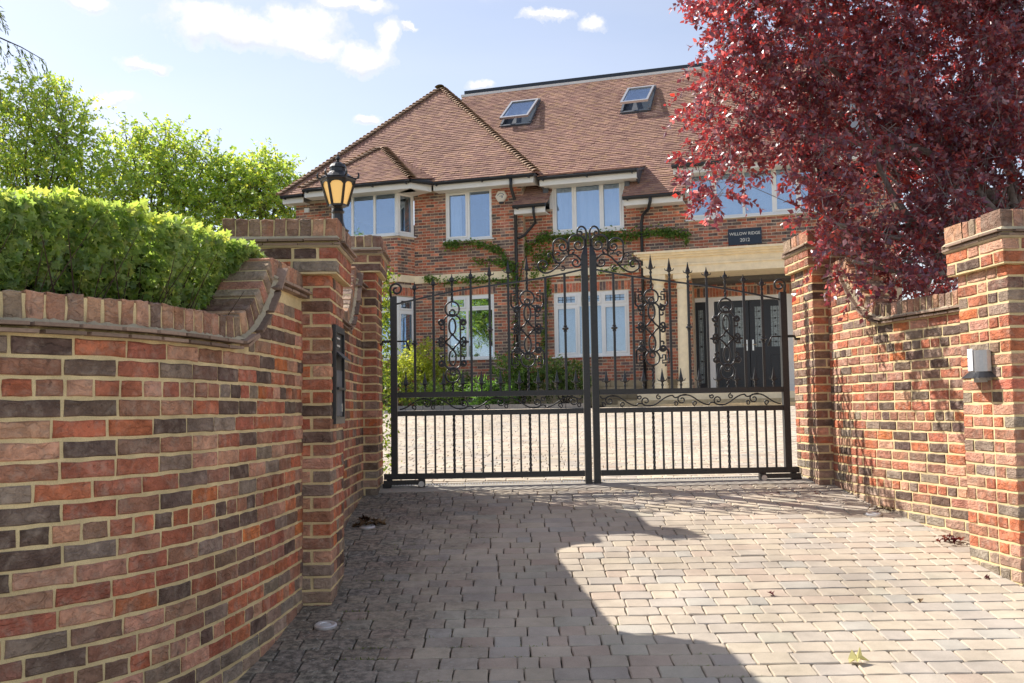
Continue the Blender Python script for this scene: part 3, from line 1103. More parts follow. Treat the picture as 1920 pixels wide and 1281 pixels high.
# sides and back that close the house
for lo, hi in (((LB0, -9, FLOOR), (LB0 + .25, -.25, 7.5)), ((8.9, -9, FLOOR), (9.15, -.45, 7.0)), ((LB0, -9.25, FLOOR), (9.15, -9, 7.3)), ((LB1 - .25, -.45, FLOOR), (LB1 - .006, -.24, 7.46)), ((4.2, -.95, 2.0), (4.42, -.45, 5.0)), ((7.7, -.95, 2.0), (7.9, -.45, 5.0)), ((4.2, -1.1, 4.86), (7.9, -.45, 5.0))):
    V = hw(np.array([(x, y, z) for z in (lo[2], hi[2]) for x, y in ((lo[0], lo[1]), (hi[0], lo[1]), (hi[0], hi[1]), (lo[0], hi[1]))]))
    house_wall_core.add(V, [tuple(reversed(f)) for f in BOXF])
hwall = house_wall_core.build('wall', M['hmortar'], house)
hbr.emit(hwall, 'brick', M['hbrick_o'], M['hbrick_a'], 300, seen=lambda p: 725 < p[0] < 1480 and p[1] < 690 and not (p[0] > 1270 and p[1] < 420), mass_name='brickwork')


def hbox(mb, lo, hi):
    V = hw(np.array([(x, y, z) for z in (lo[2], hi[2]) for x, y in ((lo[0], lo[1]), (hi[0], lo[1]), (hi[0], hi[1]), (lo[0], hi[1]))]))
    mb.add(V, [tuple(reversed(f)) for f in BOXF])
    return mb


def hpart(name, mat, lo, hi, parent=house):
    return hbox(MB(), lo, hi).build(name, mat, parent)


# string course, plinth
hpart('string_course', M['stone'], (BAYR + .002, .0, 5.06), (LB1 - .3, .05, 5.26))
hpart('string_course', M['stone'], (LB1, MB_, 5.06), (3.2, MB_ + .05, 5.24))
sc = MB()
for (a0, b0, a1, b1) in ((BAYL, 0, BAYFL, BAYD), (BAYFL, BAYD, BAYFR, BAYD), (BAYFR, BAYD, BAYR, 0)):
    t = np.array([a1 - a0, b1 - b0]); t = t / np.linalg.norm(t); n = np.array([-t[1], t[0]])
    q = [(a0, b0), (a1, b1), (a1 + n[0] * .05, b1 + n[1] * .05), (a0 + n[0] * .05, b0 + n[1] * .05)]
    sc.add(hw(np.array([(x, y, z) for z in (5.08, 5.26) for x, y in q])), [tuple(reversed(f)) for f in BOXF])
sc.build('string_course', M['stone'], house)
pl = Pieces([plain_box(.42, .05, .14)])
for (a0, a1, b) in ((BAYR, LB1, .0), (LB1, 4.1, MB_)):
    for k in range(5):
        a = a0 - (k % 2) * .21
        while a < a1:
            st, e = max(a, a0), min(a + .42, a1)
            if e - st > .03:
                pl.add(hw(np.array(((st + e) / 2, b + .012, 1.78 + k * .15))), frame(HN), ((e - st - .008) / .42, 1, 1), np.array((.46, .36, .22)) * RNG.uniform(.8, 1.15), 0)
            a += .42
pl.emit(house, 'plinth_stone', M['paver_o'], M['paver_a'], 60)


# windows
def window(name, a0, a1, z0, z1, b, mulls, transom=None, curtain=None, opening=(), frame_pts=None, glass='glass', leaded=False, sill=True):
    """white casement window in a wall facing the drive, or along frame_pts (two plan points)"""
    if frame_pts is None: frame_pts = ((a0, b), (a1, b))
    A = np.array(frame_pts[0]); B = np.array(frame_pts[1]); Ln = np.linalg.norm(B - A); t = (B - A) / Ln; n = np.array([-t[1], t[0]])
    def H(V): V = np.asarray(V, float); q = A + np.outer(V[:, 0], t) + np.outer(V[:, 1], n); return hw(np.stack([q[:, 0], q[:, 1], V[:, 2]], 1))
    def hb(mb, lo, hi):
        return mb.add(H([(x, y, z) for z in (lo[2], hi[2]) for x, y in ((lo[0], lo[1]), (hi[0], lo[1]), (hi[0], hi[1]), (lo[0], hi[1]))]), [tuple(reversed(f)) for f in BOXF])
    fw = .06; f0, f1 = -.10, -.025
    fr = MB()
    hb(fr, (0, f0, z0), (Ln, f1, z0 + fw)); hb(fr, (0, f0, z1 - fw), (Ln, f1, z1))
    hb(fr, (0, f0, z0 + fw), (fw, f1, z1 - fw)); hb(fr, (Ln - fw, f0, z0 + fw), (Ln, f1, z1 - fw))
    ms = [m - a0 for m in mulls]
    for m in ms: hb(fr, (m - .032, f0, z0 + fw), (m + .032, f1 - .002, z1 - fw))
    edges = [fw] + [x for m in ms for x in (m - .032, m + .032)] + [Ln - fw]
    cells = [(edges[i], edges[i + 1]) for i in range(0, len(edges), 2)]
    lev = [(z0 + fw, z1 - fw)]
    if transom:
        for (x0, x1) in cells: hb(fr, (x0, f0, transom - .03), (x1, f1 - .002, transom + .03))
        lev = [(z0 + fw, transom - .03), (transom + .03, z1 - fw)]
    w = fr.build('window', M['upvc'], house)
    if sill:
        s = MB(); hb(s, (-.06, f0, z0 - .03), (Ln + .06, .045, z0 - .002)); s.build('sill', M['upvc'], w)
    for ci, (x0, x1) in enumerate(cells):
        for li, (y0, y1) in enumerate(lev):
            sw = 0
            if ci in opening or (transom and li == 1):
                sw = .045
                sa = MB()
                hb(sa, (x0 + .002, f1 - .001, y0 + .002), (x1 - .002, f1 + .018, y0 + sw)); hb(sa, (x0 + .002, f1 - .001, y1 - sw), (x1 - .002, f1 + .018, y1 - .002))
                hb(sa, (x0 + .002, f1 - .001, y0 + sw), (x0 + sw, f1 + .018, y1 - sw)); hb(sa, (x1 - sw, f1 - .001, y0 + sw), (x1 - .002, f1 + .018, y1 - sw))
                sa.build('sash', M['upvc'], w)
            p = MB(); hb(p, (x0 + sw, f1 - .03, y0 + sw), (x1 - sw, f1 - .022, y1 - sw)); p.build('pane', M[glass], w)
            if leaded and li == 1:
                ld = MB()
                for k in range(1, 4): xx = x0 + sw + (x1 - x0 - 2 * sw) * k / 4; hb(ld, (xx - .006, f1 - .024, y0 + sw), (xx + .006, f1 - .016, y1 - sw))
                yy = (y0 + y1) / 2; hb(ld, (x0 + sw, f1 - .026, yy - .006), (x1 - sw, f1 - .017, yy + .006)); ld.build('leading', M['leadline'], w)
    for (c0, c1, mat) in (curtain or ()):
        m = 40
        V = []; amp = .035
        for i in range(m + 1):
            x = (c0 + (c1 - c0) * i / m) * Ln
            y = -.17 + amp * math.sin(i * 1.35) + .012 * math.sin(i * .7)
            V += [(x, y, z0 + .02), (x, y + .01, z1 - .05)]
        c = MB(); c.add(H(V), [(2 * i, 2 * i + 2, 2 * i + 3, 2 * i + 1) for i in range(m)]); c.build('curtain', M[mat], w, smooth=True)
    return w


window('window', *W_U2, 0, [-1.12], curtain=((.02, .30, 'curtain'), (.92, .99, 'curtain')), opening=(0,))
window('window', *W_G2, 0, [-1.19], transom=4.34, glass='glass_low', curtain=((.04, .22, 'curtain2'),))
window('window', *W_M1, MB_, [1.63, 2.28], curtain=((.02, .98, 'curtain'),), opening=(0, 2))
window('window', *W_MG, MB_, [1.66, 2.27], transom=4.33, glass='glass_clear', leaded=True, curtain=((.02, .98, 'curtain'),), opening=(0, 2))
window('window', *W_BIG, MB_, [5.07, 5.73, 6.41, 7.0], curtain=((.01, .99, 'curtain'),), opening=(0, 3))
for (z0, z1, tr, gl) in ((6.29, 7.42, None, 'glass'), (3.11, 4.71, 4.34, 'glass_low')):
    window('window', BAYFL, BAYFR, z0, z1, 0, [-4.15, -3.52], transom=tr, glass=gl, frame_pts=((BAYFL, BAYD), (BAYFR, BAYD)), leaded=tr is not None)
    ln = math.hypot(BAYR - BAYFR, BAYD)
    window('window', 0, ln, z0, z1, 0, [], transom=tr, glass='glass_low', opening=(0,), frame_pts=((BAYFR, BAYD), (BAYR, 0)), curtain=((.05, .95, 'curtain2'),), leaded=tr is not None)
    window('window', 0, ln, z0, z1, 0, [], transom=tr, glass=gl, opening=(0,), frame_pts=((BAYL, 0), (BAYFL, BAYD)))
# floors and a spine wall give the rooms depth
rm = MB()
hbox(rm, (LB0 + .3, -8.9, 4.75), (8.8, -.30, 5.02)); hbox(rm, (LB0 + .3, -8.9, 1.72), (8.8, -1.2, 1.95)); hbox(rm, (LB0 + .3, -4.2, 1.96), (8.8, -4.0, 7.4))
for a in (-2.2, .2, 3.5): hbox(rm, (a, -3.99, 1.96), (a + .12, -.5, 4.74)); hbox(rm, (a, -3.99, 5.03), (a + .12, -.5, 7.3))
rm.build('interior', M['room'], house)

# ------------------------------------------------------------------ roof
TILEC = np.array([S(166, 132, 116), S(160, 126, 112), S(172, 136, 118), S(154, 120, 108), S(168, 134, 112), S(148, 114, 104)])


def tile_shape(seed):
    r = np.random.RandomState(seed)
    V, F = plain_box(.148, .25, .019, True)
    V = np.array(V) + r.uniform(-.0016, .0016, (8, 3))
    V[[0, 1, 4, 5], 2] += r.uniform(0, .004)
    return V, F


tiles = Pieces([tile_shape(k) for k in range(6)])


def inside(poly, x, y):
    c = False; n = len(poly); j = n - 1
    for i in range(n):
        if (poly[i][1] > y) != (poly[j][1] > y) and x < (poly[j][0] - poly[i][0]) * (y - poly[i][1]) / (poly[j][1] - poly[i][1]) + poly[i][0]: c = not c
        j = i
    return c


def tile_plane(poly3, eave0, eave1, gauge=.096, pitch=.152, keep=None, lift=.034):
    """lay plain tiles on the planar polygon (house coordinates) whose lower edge runs eave0 -> eave1"""
    Pw = hw(np.array(poly3, float)); O = hw(np.array(eave0, float)); e1 = hw(np.array(eave1, float)) - O; e1 /= np.linalg.norm(e1)
    nrm = None
    for i in range(len(Pw) - 2):
        q = np.cross(Pw[i + 1] - Pw[i], Pw[i + 2] - Pw[i])
        if np.linalg.norm(q) > 1e-3: nrm = q / np.linalg.norm(q); break
    if nrm[2] < 0: nrm = -nrm
    e2 = np.cross(nrm, e1)
    uv = [((p - O) @ e1, (p - O) @ e2) for p in Pw]
    u0, u1 = min(u for u, _ in uv), max(u for u, _ in uv); v1 = max(v for _, v in uv)
    tilt = math.atan(lift / .2)
    y = e2 * math.cos(tilt) - nrm * math.sin(tilt); z = np.cross(e1, y)
    Rm = np.stack([e1, y, z], 1)
    k = 0; v = -.04
    while v < v1:
        u = u0 + (k % 2) * pitch / 2 - pitch
        while u < u1 + pitch:
            cu = u + pitch / 2
            if inside(uv, cu, max(v + .06, .001)):
                pos = O + e1 * cu + e2 * (v + .125) + nrm * (.022 + RNG.normal(0, .0014))
                if keep is None or keep(pos):
                    col = TILEC[RNG.randint(len(TILEC))] * RNG.uniform(.93, 1.06)
                    Rj = Rm @ np.array(Matrix.Rotation(RNG.normal(0, .005), 3, 'Z')) @ np.array(Matrix.Rotation(RNG.normal(0, .006), 3, 'X'))
                    tiles.add(pos, Rj, (1, 1, 1), col)
            u += pitch
        v += gauge; k += 1


def slab(mb, poly3, th=.06):
    P = np.array(poly3, float); n = len(P); Q = P.copy(); Q[:, 2] -= th
    V = hw(np.vstack([P, Q]))
    mb.add(V, [tuple(range(n)), tuple(range(2 * n - 1, n - 1, -1))] + [(i, i + n, (i + 1) % n + n, (i + 1) % n) for i in range(n)])


EZ, EB = 7.58, .40                      # eave of the hipped block
AP = (-3.07, -3.15, 11.18)              # its apex
EL, ER = -6.32, .79
LZ, LBV, PT = 6.85, .25, .91            # low eave of the main roof and its pitch
RB = -4.75; RZ = LZ + PT * (LBV - RB)
mz = lambda b: LZ + PT * (LBV - b)
under = MB()
front_hip = [(EL, EB, EZ), (ER, EB, EZ), AP]
back_b = -6.2
right_slope = [(ER, EB, EZ), (ER, back_b, EZ), (AP[0], back_b, AP[2]), AP]
left_slope = [(EL, back_b, EZ), (EL, EB, EZ), AP, (AP[0], back_b, AP[2])]
for p in (front_hip, right_slope, left_slope): slab(under, p)
main_up = [(.3, -.5, mz(-.5)), (9.3, -.5, mz(-.5)), (9.3, RB, RZ), (-3.0, RB, RZ)]
slab(under, [(-3.0, -.5, mz(-.5)), (9.3, -.5, mz(-.5)), (9.3, RB, RZ), (-3.0, RB, RZ)])
low1 = [(.15, LBV, LZ), (1.0, LBV, LZ), (1.0, -.5, mz(-.5)), (.15, -.5, mz(-.5))]
low2 = [(2.92, LBV, LZ), (4.38, LBV, LZ), (4.38, -.5, mz(-.5)), (2.92, -.5, mz(-.5))]
slab(under, low1); slab(under, low2)
DZ = 7.50; DB = .28; DJ = -.74          # catslide eaves over the windows
dorm1 = [(.82, DB, DZ), (3.32, DB, DZ), (3.32, DJ, mz(DJ) + .02), (.82, DJ, mz(DJ) + .02)]
dorm2 = [(4.12, DB, DZ), (9.2, DB, DZ), (9.2, DJ, mz(DJ) + .02), (4.12, DJ, mz(DJ) + .02)]
slab(under, dorm1); slab(under, dorm2)
# bay roof
BZ, BB = 7.57, .95
BP = (-3.98, -1.0, 9.0)
BR, BL = -2.28, -5.35
bay_front = [(BL, BB, BZ), (BR, BB, BZ), BP]
bay_right = [(BR, BB, BZ), (BR + .35, EB - .1, EZ + .1), BP]
bay_left = [(BL - .35, EB - .1, EZ + .1), (BL, BB, BZ), BP]
for p in (bay_front, bay_right, bay_left): slab(under, p)
# flat top and rear slope
slab(under, [(-2.6, RB, RZ + .05), (9.3, RB, RZ + .05), (9.3, -6.0, RZ + .05), (-2.6, -6.0, RZ + .05)])
slab(under, [(-2.6, -6.0, RZ), (9.3, -6.0, RZ), (9.3, -9.6, 7.2), (EL, -9.6, 7.2)])
slab(under, [(9.3, LBV, LZ), (9.3, -9.6, LZ), (9.3, -6.0, RZ), (9.3, RB, RZ)])
roof = under.build('roof', M['lead'], house)

SKY = [(-1.20, -.30, -2.95, -4.05), (2.27, 3.10, -2.98, -4.05)]


def main_keep(pos):
    q = pos - HO; a = q @ HD; b = q @ HN
    for (a0, a1, b0, b1) in SKY:
        if a0 + .02 < a < a1 - .02 and b1 + .02 < b < b0 - .02: return False
    # hidden under the hipped block's own slopes
    zr = EZ + (ER - a) * (AP[2] - EZ) / (ER - AP[0])
    return not (a < ER and pos[2] < zr - .1) and a < 8.0


tile_plane(front_hip, front_hip[0], front_hip[1])
tile_plane(right_slope, right_slope[0], right_slope[1])
tile_plane([(-3.0, -.5, mz(-.5)), (8.0, -.5, mz(-.5)), (8.0, RB, RZ), (-3.0, RB, RZ)], (-3.0, -.5, mz(-.5)), (8.0, -.5, mz(-.5)), keep=lambda p: main_keep(p) and not any(d0 < (p - HO) @ HD < d1 and (p - HO) @ HN > DJ + .05 for d0, d1 in ((.86, 3.28), (4.16, 9))))
for lw in (low1, low2): tile_plane(lw, lw[0], lw[1])
for dm in (dorm1, [(4.12, DB, DZ), (8.0, DB, DZ), (8.0, DJ, mz(DJ) + .02), (4.12, DJ, mz(DJ) + .02)]): tile_plane(dm, dm[0], dm[1], keep=lambda p: not any(a0 + .02 < (p - HO) @ HD < a1 - .02 and b1 + .02 < (p - HO) @ HN < b0 - .02 for (a0, a1, b0, b1) in SKY), lift=.008)
tile_plane(bay_front, bay_front[0], bay_front[1])
tile_plane(bay_right, bay_right[0], bay_right[1])
tiles.emit(roof, 'roof_tile', M['tile_o'], M['tile_a'], 300, out_axis=2, mass_name='tile_courses', seen=lambda p: 560 < p[0] < 1260 and p[1] > 150)


# bonnet tiles along the hips, half round tiles on the ridge
def bonnet_shape():
    V = []; F = []
    m = 6
    for (y, rr, dz) in ((-.13, .125, .014), (.13, .085, 0)):
        for th in (0, .014):
            for i in range(m + 1):
                a = math.pi * (.12 + .76 * i / m)
                V.append(((rr - th) * 1.15 * math.cos(a), y, (rr - th) * math.sin(a) * .75 - .045 + dz))
    k = m + 1
    for i in range(m):
        F.append((i, i + 1, 2 * k + i + 1, 2 * k + i))
        F.append((k + i + 1, k + i, 3 * k + i, 3 * k + i + 1))
        F.append((i, k + i, k + i + 1, i + 1))
    return V, F


bon = Pieces([bonnet_shape()])
for p0, p1 in (((EL, EB, EZ), AP), ((ER, EB, EZ), AP), ((BR, BB, BZ), BP), ((BL, BB, BZ), BP)):
    A = hw(np.array(p0)); B = hw(np.array(p1)); L_ = np.linalg.norm(B - A); d = (B - A) / L_
    x = np.cross(d, [0, 0, 1.0]); x /= np.linalg.norm(x); z = np.cross(x, d)
    cnt = int(L_ / .135)
    for i in range(cnt):
        tl = .16
        y2 = d * math.cos(tl) - z * math.sin(tl); z2 = z * math.cos(tl) + d * math.sin(tl)
        bon.add(A + d * (.08 + i * .135) + z * .05, np.stack([x, y2, z2], 1), RNG.uniform(.95, 1.05, 3), np.array(S(176, 148, 124)) * RNG.uniform(.75, 1.1), 0)
A = hw(np.array(AP)) + np.array([0, 0, .03]); dback = -HN
for i in range(14):
    bon.add(A + dback * (i * .22 - .05), np.stack([HD, dback, np.array([0, 0, 1.0])], 1), (1.15, 1, 1.15), np.array(S(120, 108, 80)) * RNG.uniform(.7, 1.1), 0)
bon.emit(roof, 'bonnet_tile', M['tile_o'], M['tile_a'], 300, out_axis=2)

# flat roof edge
hpart('roof_edge', M['soffit'], (-3.05, RB - .02, RZ - .0), (9.2, RB + .06, RZ + .075))
hpart('roof_edge', M['ridge'], (-2.95, RB - .3, RZ + .076), (9.2, RB + .03, RZ + .19))


# eaves: fascia, soffit, gutter
def eave(a0, a1, b, z, b_wall, gut=True, ends=True):
    hpart('fascia', M['soffit'], (a0, b - .07, z - .20), (a1, b - .035, z - .02))
    hpart('soffit', M['soffit'], (a0, b_wall + .003, z - .215), (a1, b - .036, z - .19))
    if gut:
        g = MB()
        q = [(b - .035 + .055 + .056 * math.cos(t), z - .03 + .056 * math.sin(t)) for t in np.linspace(math.pi, 2 * math.pi, 8)] + [(b + .065, z - .01), (b - .025, z - .01)]
        n = len(q)
        V = hw(np.array([(a0 - .02, y, zz) for y, zz in q] + [(a1 + .02, y, zz) for y, zz in q]))
        g.add(V, [tuple(range(n - 1, -1, -1)), tuple(range(n, 2 * n))] + [(i, (i + 1) % n, (i + 1) % n + n, i + n) for i in range(n)])
        k = int((a1 - a0) / .9)
        for i in range(k + 1):
            aa = a0 + .1 + (a1 - a0 - .2) * (i / max(k, 1))
            hbox(g, (aa - .015, b - .04, z - .105), (aa + .015, b + .082, z - .06))
        g.build('gutter', M['gutter'], house)


eave(BR + .36, ER - .06, EB, EZ, 0)
eave(EL + .05, BL - .3, EB, EZ, 0)
eave(BL + .05, BR - .03, BB, BZ, BAYD)
# returns of the bay eave
rt = MB()
for (a0, a1) in ((BR - .03, BR + .30),):
    q = [(a0, BB - .05), (a1, EB - .06), (a1 - .04, EB - .09), (a0 - .04, BB - .08)]
    rt.add(hw(np.array([(x, y, z) for z in (BZ - .2, BZ - .02) for x, y in q])), [tuple(reversed(f)) for f in BOXF])
rt.build('fascia', M['soffit'], house)
gt = MB(); gt.tube(hw(np.array([(BR - .02, BB + .02, BZ - .03), (BR + .18, .68, BZ - .03), (BR + .37, EB + .02, BZ - .02)])), .05, 8); gt.build('gutter', M['gutter'], house)
sf = MB()
sf.add(hw(np.array([(x, y, z) for z in (BZ - .215, BZ - .19) for x, y in ((BAYFR - .02, BAYD - .02), (BR - .04, BB - .06), (BR + .3, EB - .06), (BAYR + .01, .003))])), [tuple(reversed(f)) for f in BOXF])
sf.build('soffit', M['soffit'], house)
eave(.86, 3.28, DB, DZ, MB_)
eave(4.16, 9.0, DB, DZ, MB_)
eave(.18, .98, LBV, LZ, MB_)
eave(2.95, 4.36, LBV, LZ, MB_)
hpart('fascia', M['soffit'], (ER - .09, -.30, EZ - .2), (ER - .06, EB - .072, EZ - .02))
# dormer cheeks and flashing
ck = MB()
for a in (.86, 3.24, 4.16):
    tri = [(DJ, mz(DJ)), (DB - .1, DZ - .0), (DB - .1, DZ - .2), (-.16, mz(-.16) - .02)]
    V = hw(np.array([(a, b, z) for b, z in tri] + [(a + .04, b, z) for b, z in tri])); n = 4
    ck.add(V, [(0, 1, 2, 3), (7, 6, 5, 4)] + [(i, i + n, (i + 1) % n + n, (i + 1) % n) for i in range(n)])
ck.build('dormer_cheek', M['lead'], house)
for a in (.93, 2.93): hpart('flashing', M['lead'], (a - .06 if a < 2 else a + .0, -.17, 6.9), (a + .06 if a < 2 else a + .12, -.02, 7.28))
# wall above the middle eaves beside the tall window
for (a0, a1) in ((.98, 1.045), (2.865, 2.95), (4.36, 4.415)): hpart('window_post', M['upvc'], (a0, MB_ - .15, 6.78), (a1, MB_ + .0, 7.31))


# downpipes
def pipe(pts, r=.036):
    m = MB(); m.tube(hw(np.array(pts)), r, 8); return m.build('downpipe', M['gutter'], house, smooth=True)


pipe([(.17, EB + .02, EZ - .08), (.17, EB + .02, EZ - .3), (.17, .07, EZ - .62), (.17, .07, 5.2), (.17, .07, 1.8)], .04)
pipe([(.70, LBV + .03, LZ - .06), (.70, LBV + .03, LZ - .22), (.66, .0, LZ - .42), (.36, -.02, LZ - .72), (.22, .06, LZ - .8)], .034)
pipe([(3.60, LBV + .03, LZ - .06), (3.60, LBV + .03, LZ - .16), (3.52, .08, LZ - .30), (3.34, -.1, LZ - .42), (3.30, -.13, LZ - .6), (3.30, -.13, 1.8)], .04)


# roof windows
def skylight(a0, a1, b0, b1, openk, up=0.0):
    slope = math.hypot(b0 - b1, mz(b1) - mz(b0))
    O = hw(np.array((a0, b0, mz(b0) + up))); e1 = HD; e2 = (hw(np.array((a0, b1, mz(b1) + up))) - O) / slope; nrm = np.cross(e1, e2)
    def T(lo, hi, mb, hinge=None):
        V = np.array([(x, y, z) for z in (lo[2], hi[2]) for x, y in ((lo[0], lo[1]), (hi[0], lo[1]), (hi[0], hi[1]), (lo[0], hi[1]))], float)
        if hinge is not None:
            ang, hy, hz = hinge
            y = V[:, 1] - hy; z = V[:, 2] - hz
            V[:, 1] = hy + y * math.cos(ang) + z * math.sin(ang); V[:, 2] = hz - y * math.sin(ang) + z * math.cos(ang)
        mb.add(O + V[:, :1] * e1 + V[:, 1:2] * e2 + V[:, 2:] * nrm, BOXF)
    w = a1 - a0; f = MB()
    for lo, hi in (((0, 0, -.05), (w, .07, .09)), ((0, slope - .1, -.05), (w, slope, .12)), ((0, .07, -.05), (.06, slope - .1, .11)), ((w - .06, .07, -.05), (w, slope - .1, .11))): T(lo, hi, f)
    sk = f.build('skylight', M['lead'], house)
    fl = MB(); T((-.07, -.16, .02), (w + .07, .0, .035), fl); fl.build('flashing', M['lead'], sk)
    hg = (-openk, slope * .5, .13) if openk > .2 else (-openk, slope, .13)
    s = MB()
    for lo, hi in (((.03, .02, .10), (w - .03, .10, .16)), ((.03, slope - .16, .10), (w - .03, slope - .07, .16)), ((.03, .10, .10), (.09, slope - .16, .16)), ((w - .09, .10, .10), (w - .03, slope - .16, .16))): T(lo, hi, s, (openk, slope * .95, .1))
    s.build('sash', M['steel'], sk)
    g = MB(); T((.085, .095, .125), (w - .085, slope - .155, .135), g, (openk, slope * .95, .1)); g.build('pane', M['glass'], sk)
    b = MB(); T((.06, .07, -.04), (w - .06, slope - .1, -.02), b); b.build('blind', M['room'], sk)


skylight(*SKY[0], .12)
skylight(*SKY[1], .16)

# ------------------------------------------------------------------ porch, door, steps
PB = 1.0
ent = MB()
hbox(ent, (3.50, MB_ + .003, 4.84), (8.4, PB - .14, 5.02)); hbox(ent, (3.47, MB_ + .002, 5.02), (8.4, PB - .11, 5.06)); hbox(ent, (3.50, MB_ + .003, 5.06), (8.4, PB - .14, 5.21))
hbox(ent, (3.44, MB_ + .001, 5.21), (8.4, PB - .08, 5.26)); hbox(ent, (3.38, MB_ + .002, 5.26), (8.4, PB - .02, 5.31)); hbox(ent, (3.32, MB_ + .001, 5.31), (8.4, PB + .04, 5.36))
porch = ent.build('porch', M['stone'], house)
for a, b in ((3.82, .66), (4.36, .66), (7.75, .66)):
    c = MB()
    c.lathe([(.17, 0), (.17, .06), (.155, .08), (.165, .12), (.14, .15), (.137, .9), (.118, 2.28), (.135, 2.30), (.135, 2.34), (.12, 2.36), (.12, 2.42), (.15, 2.47), (.16, 2.5)], 20, tuple(hw(np.array((a, b, 2.22)))))
    o = c.build('column', M['stone'], porch, smooth=False)
    hpart('column_block', M['stone'], (a - .18, b - .18, 4.721), (a + .18, b + .18, 4.839), porch)
    hpart('column_plinth', M['stone'], (a - .19, b - .19, 2.11), (a + .19, b + .19, 2.219), porch)
hpart('door_step', M['stone'], (3.35, -.9, 1.6), (8.2, 1.15, 2.10))
hpart('door_step', M['plinth'], (3.0, 1.151, 1.6), (8.5, 1.65, 1.95))
hpart('door_step', M['plinth'], (2.8, 1.651, 1.6), (8.7, 2.15, 1.86))

DBK = -1.0
df = MB()
hbox(df, (4.34, DBK - .1, 2.1), (4.42, DBK + .06, 4.44)); hbox(df, (4.42, DBK - .1, 4.34), (7.0, DBK + .06, 4.44)); hbox(df, (4.68, DBK - .1, 2.1), (4.88, DBK + .05, 4.34)); hbox(df, (6.55, DBK - .1, 2.1), (6.75, DBK + .05, 4.34)); hbox(df, (4.42, DBK - .1, 2.1), (4.68, DBK + .05, 2.2)); hbox(df, (6.95, DBK - .1, 2.1), (7.05, DBK + .05, 4.34))
door = df.build('door', M['upvc'], house)


def leaf_panel(a0, a1, z0, z1, wins, panels, name):
    b0, b1 = DBK - .05, DBK
    mb = MB()
    hbox(mb, (a0, b0, z0), (a1, b1 - .02, z1))
    # stiles and rails stand proud of the sunk fields
    xs = sorted({a0, a1, *[w[0] for w in wins + panels], *[w[1] for w in wins + panels]})
    zs_ = sorted({z0, z1, *[w[2] for w in wins + panels], *[w[3] for w in wins + panels]})
    for i in range(len(xs) - 1):
        for j in range(len(zs_) - 1):
            xm, zm = (xs[i] + xs[i + 1]) / 2, (zs_[j] + zs_[j + 1]) / 2
            if not any(w[0] < xm < w[1] and w[2] < zm < w[3] for w in wins + panels):
                hbox(mb, (xs[i], b1 - .021, zs_[j]), (xs[i + 1], b1, zs_[j + 1]))
    o = mb.build(name, M['door'], door)
    for w in wins:
        hpart('pane', M['doorglass'], (w[0] + .004, b1 - .018, w[2] + .004), (w[1] - .004, b1 - .012, w[3] - .004), door)
        l = MB()
        for fx in (.25, .75): xx = w[0] + (w[1] - w[0]) * fx; hbox(l, (xx - .004, b1 - .0125, w[2]), (xx + .004, b1 - .008, w[3]))
        for fz in (.12, .30, .5, .7, .88):
            zz = w[2] + (w[3] - w[2]) * fz; hbox(l, (w[0], b1 - .013, zz - .004), (w[1], b1 - .009, zz + .004))
            xm = (w[0] + w[1]) / 2; hbox(l, (xm - .018, b1 - .012, zz - .022), (xm + .018, b1 - .006, zz + .022))
        l.build('leading', M['leadline'], door)
    for p in panels: hpart('panel', M['door'], (p[0] + .03, b1 - .022, p[2] + .03), (p[1] - .03, b1 - .008, p[3] - .03), door)


M['doorglass'] = plain_mat('leaded_obscure_glass', (.26, .31, .33), .12, .6, 0, .4, 30, .5, .004)
leaf_panel(4.42, 4.68, 2.2, 4.34, [(4.49, 4.61, 2.35, 4.15)], [], 'side_light')
for a0, a1 in ((4.89, 5.70), (5.715, 6.54)):
    w = a1 - a0
    leaf_panel(a0, a1, 2.12, 4.335, [(a0 + .12, a0 + .33, 3.2, 4.18), (a1 - .33, a1 - .12, 3.2, 4.18)], [(a0 + .12, a0 + .36, 2.3, 3.02), (a1 - .36, a1 - .12, 2.3, 3.02)], 'door_leaf')
for s in (-1, 1):
    hpart('door_handle', M['chrome'], (5.707 + s * .075 - .02, DBK, 3.12), (5.707 + s * .075 + .02, DBK + .015, 3.38), door)
    h = MB(); h.tube(hw(np.array([(5.707 + s * .075, DBK + .02, 3.26), (5.707 + s * .075, DBK + .06, 3.26), (5.707 + s * .17, DBK + .06, 3.26)])), .011, 6); h.build('lever', M['chrome'], door)


# ------------------------------------------------------------------ things fixed to the house
def text(body, size, a, z, b, parent, mat):
    cu = bpy.data.curves.new('lettering', 'FONT')
    cu.body = body; cu.size = size; cu.align_x = 'CENTER'; cu.extrude = .004
    cu.offset = size * .012
    tmp = bpy.data.objects.new('lettering', cu)
    me = bpy.data.meshes.new_from_object(tmp)
    bpy.data.objects.remove(tmp); bpy.data.curves.remove(cu)
    me.materials.clear(); me.materials.append(mat)
    o = bpy.data.objects.new('lettering', me)
    COL.objects.link(o)
    p = hw(np.array((a, b, z)))
    Mx = np.eye(4); Mx[:3, 0] = HD; Mx[:3, 1] = (0, 0, 1); Mx[:3, 2] = HN; Mx[:3, 3] = p - base_of(parent)
    o.matrix_basis = Matrix(Mx.tolist())
    o.parent = parent
    return o


sign = thing('name_sign', 'dark slate house name sign reading WILLOW RIDGE 2012 above the porch', 'sign', tuple(hw(np.array((5.735, MB_ + .02, 5.57)))))
hpart('board', M['signboard'], (5.35, MB_ + .004, 5.575), (6.12, MB_ + .03, 5.955), sign)
text('WILLOW RIDGE', .098, 5.735, 5.80, MB_ + .032, sign, M['lettering'])
text('2012', .115, 5.735, 5.645, MB_ + .032, sign, M['lettering'])

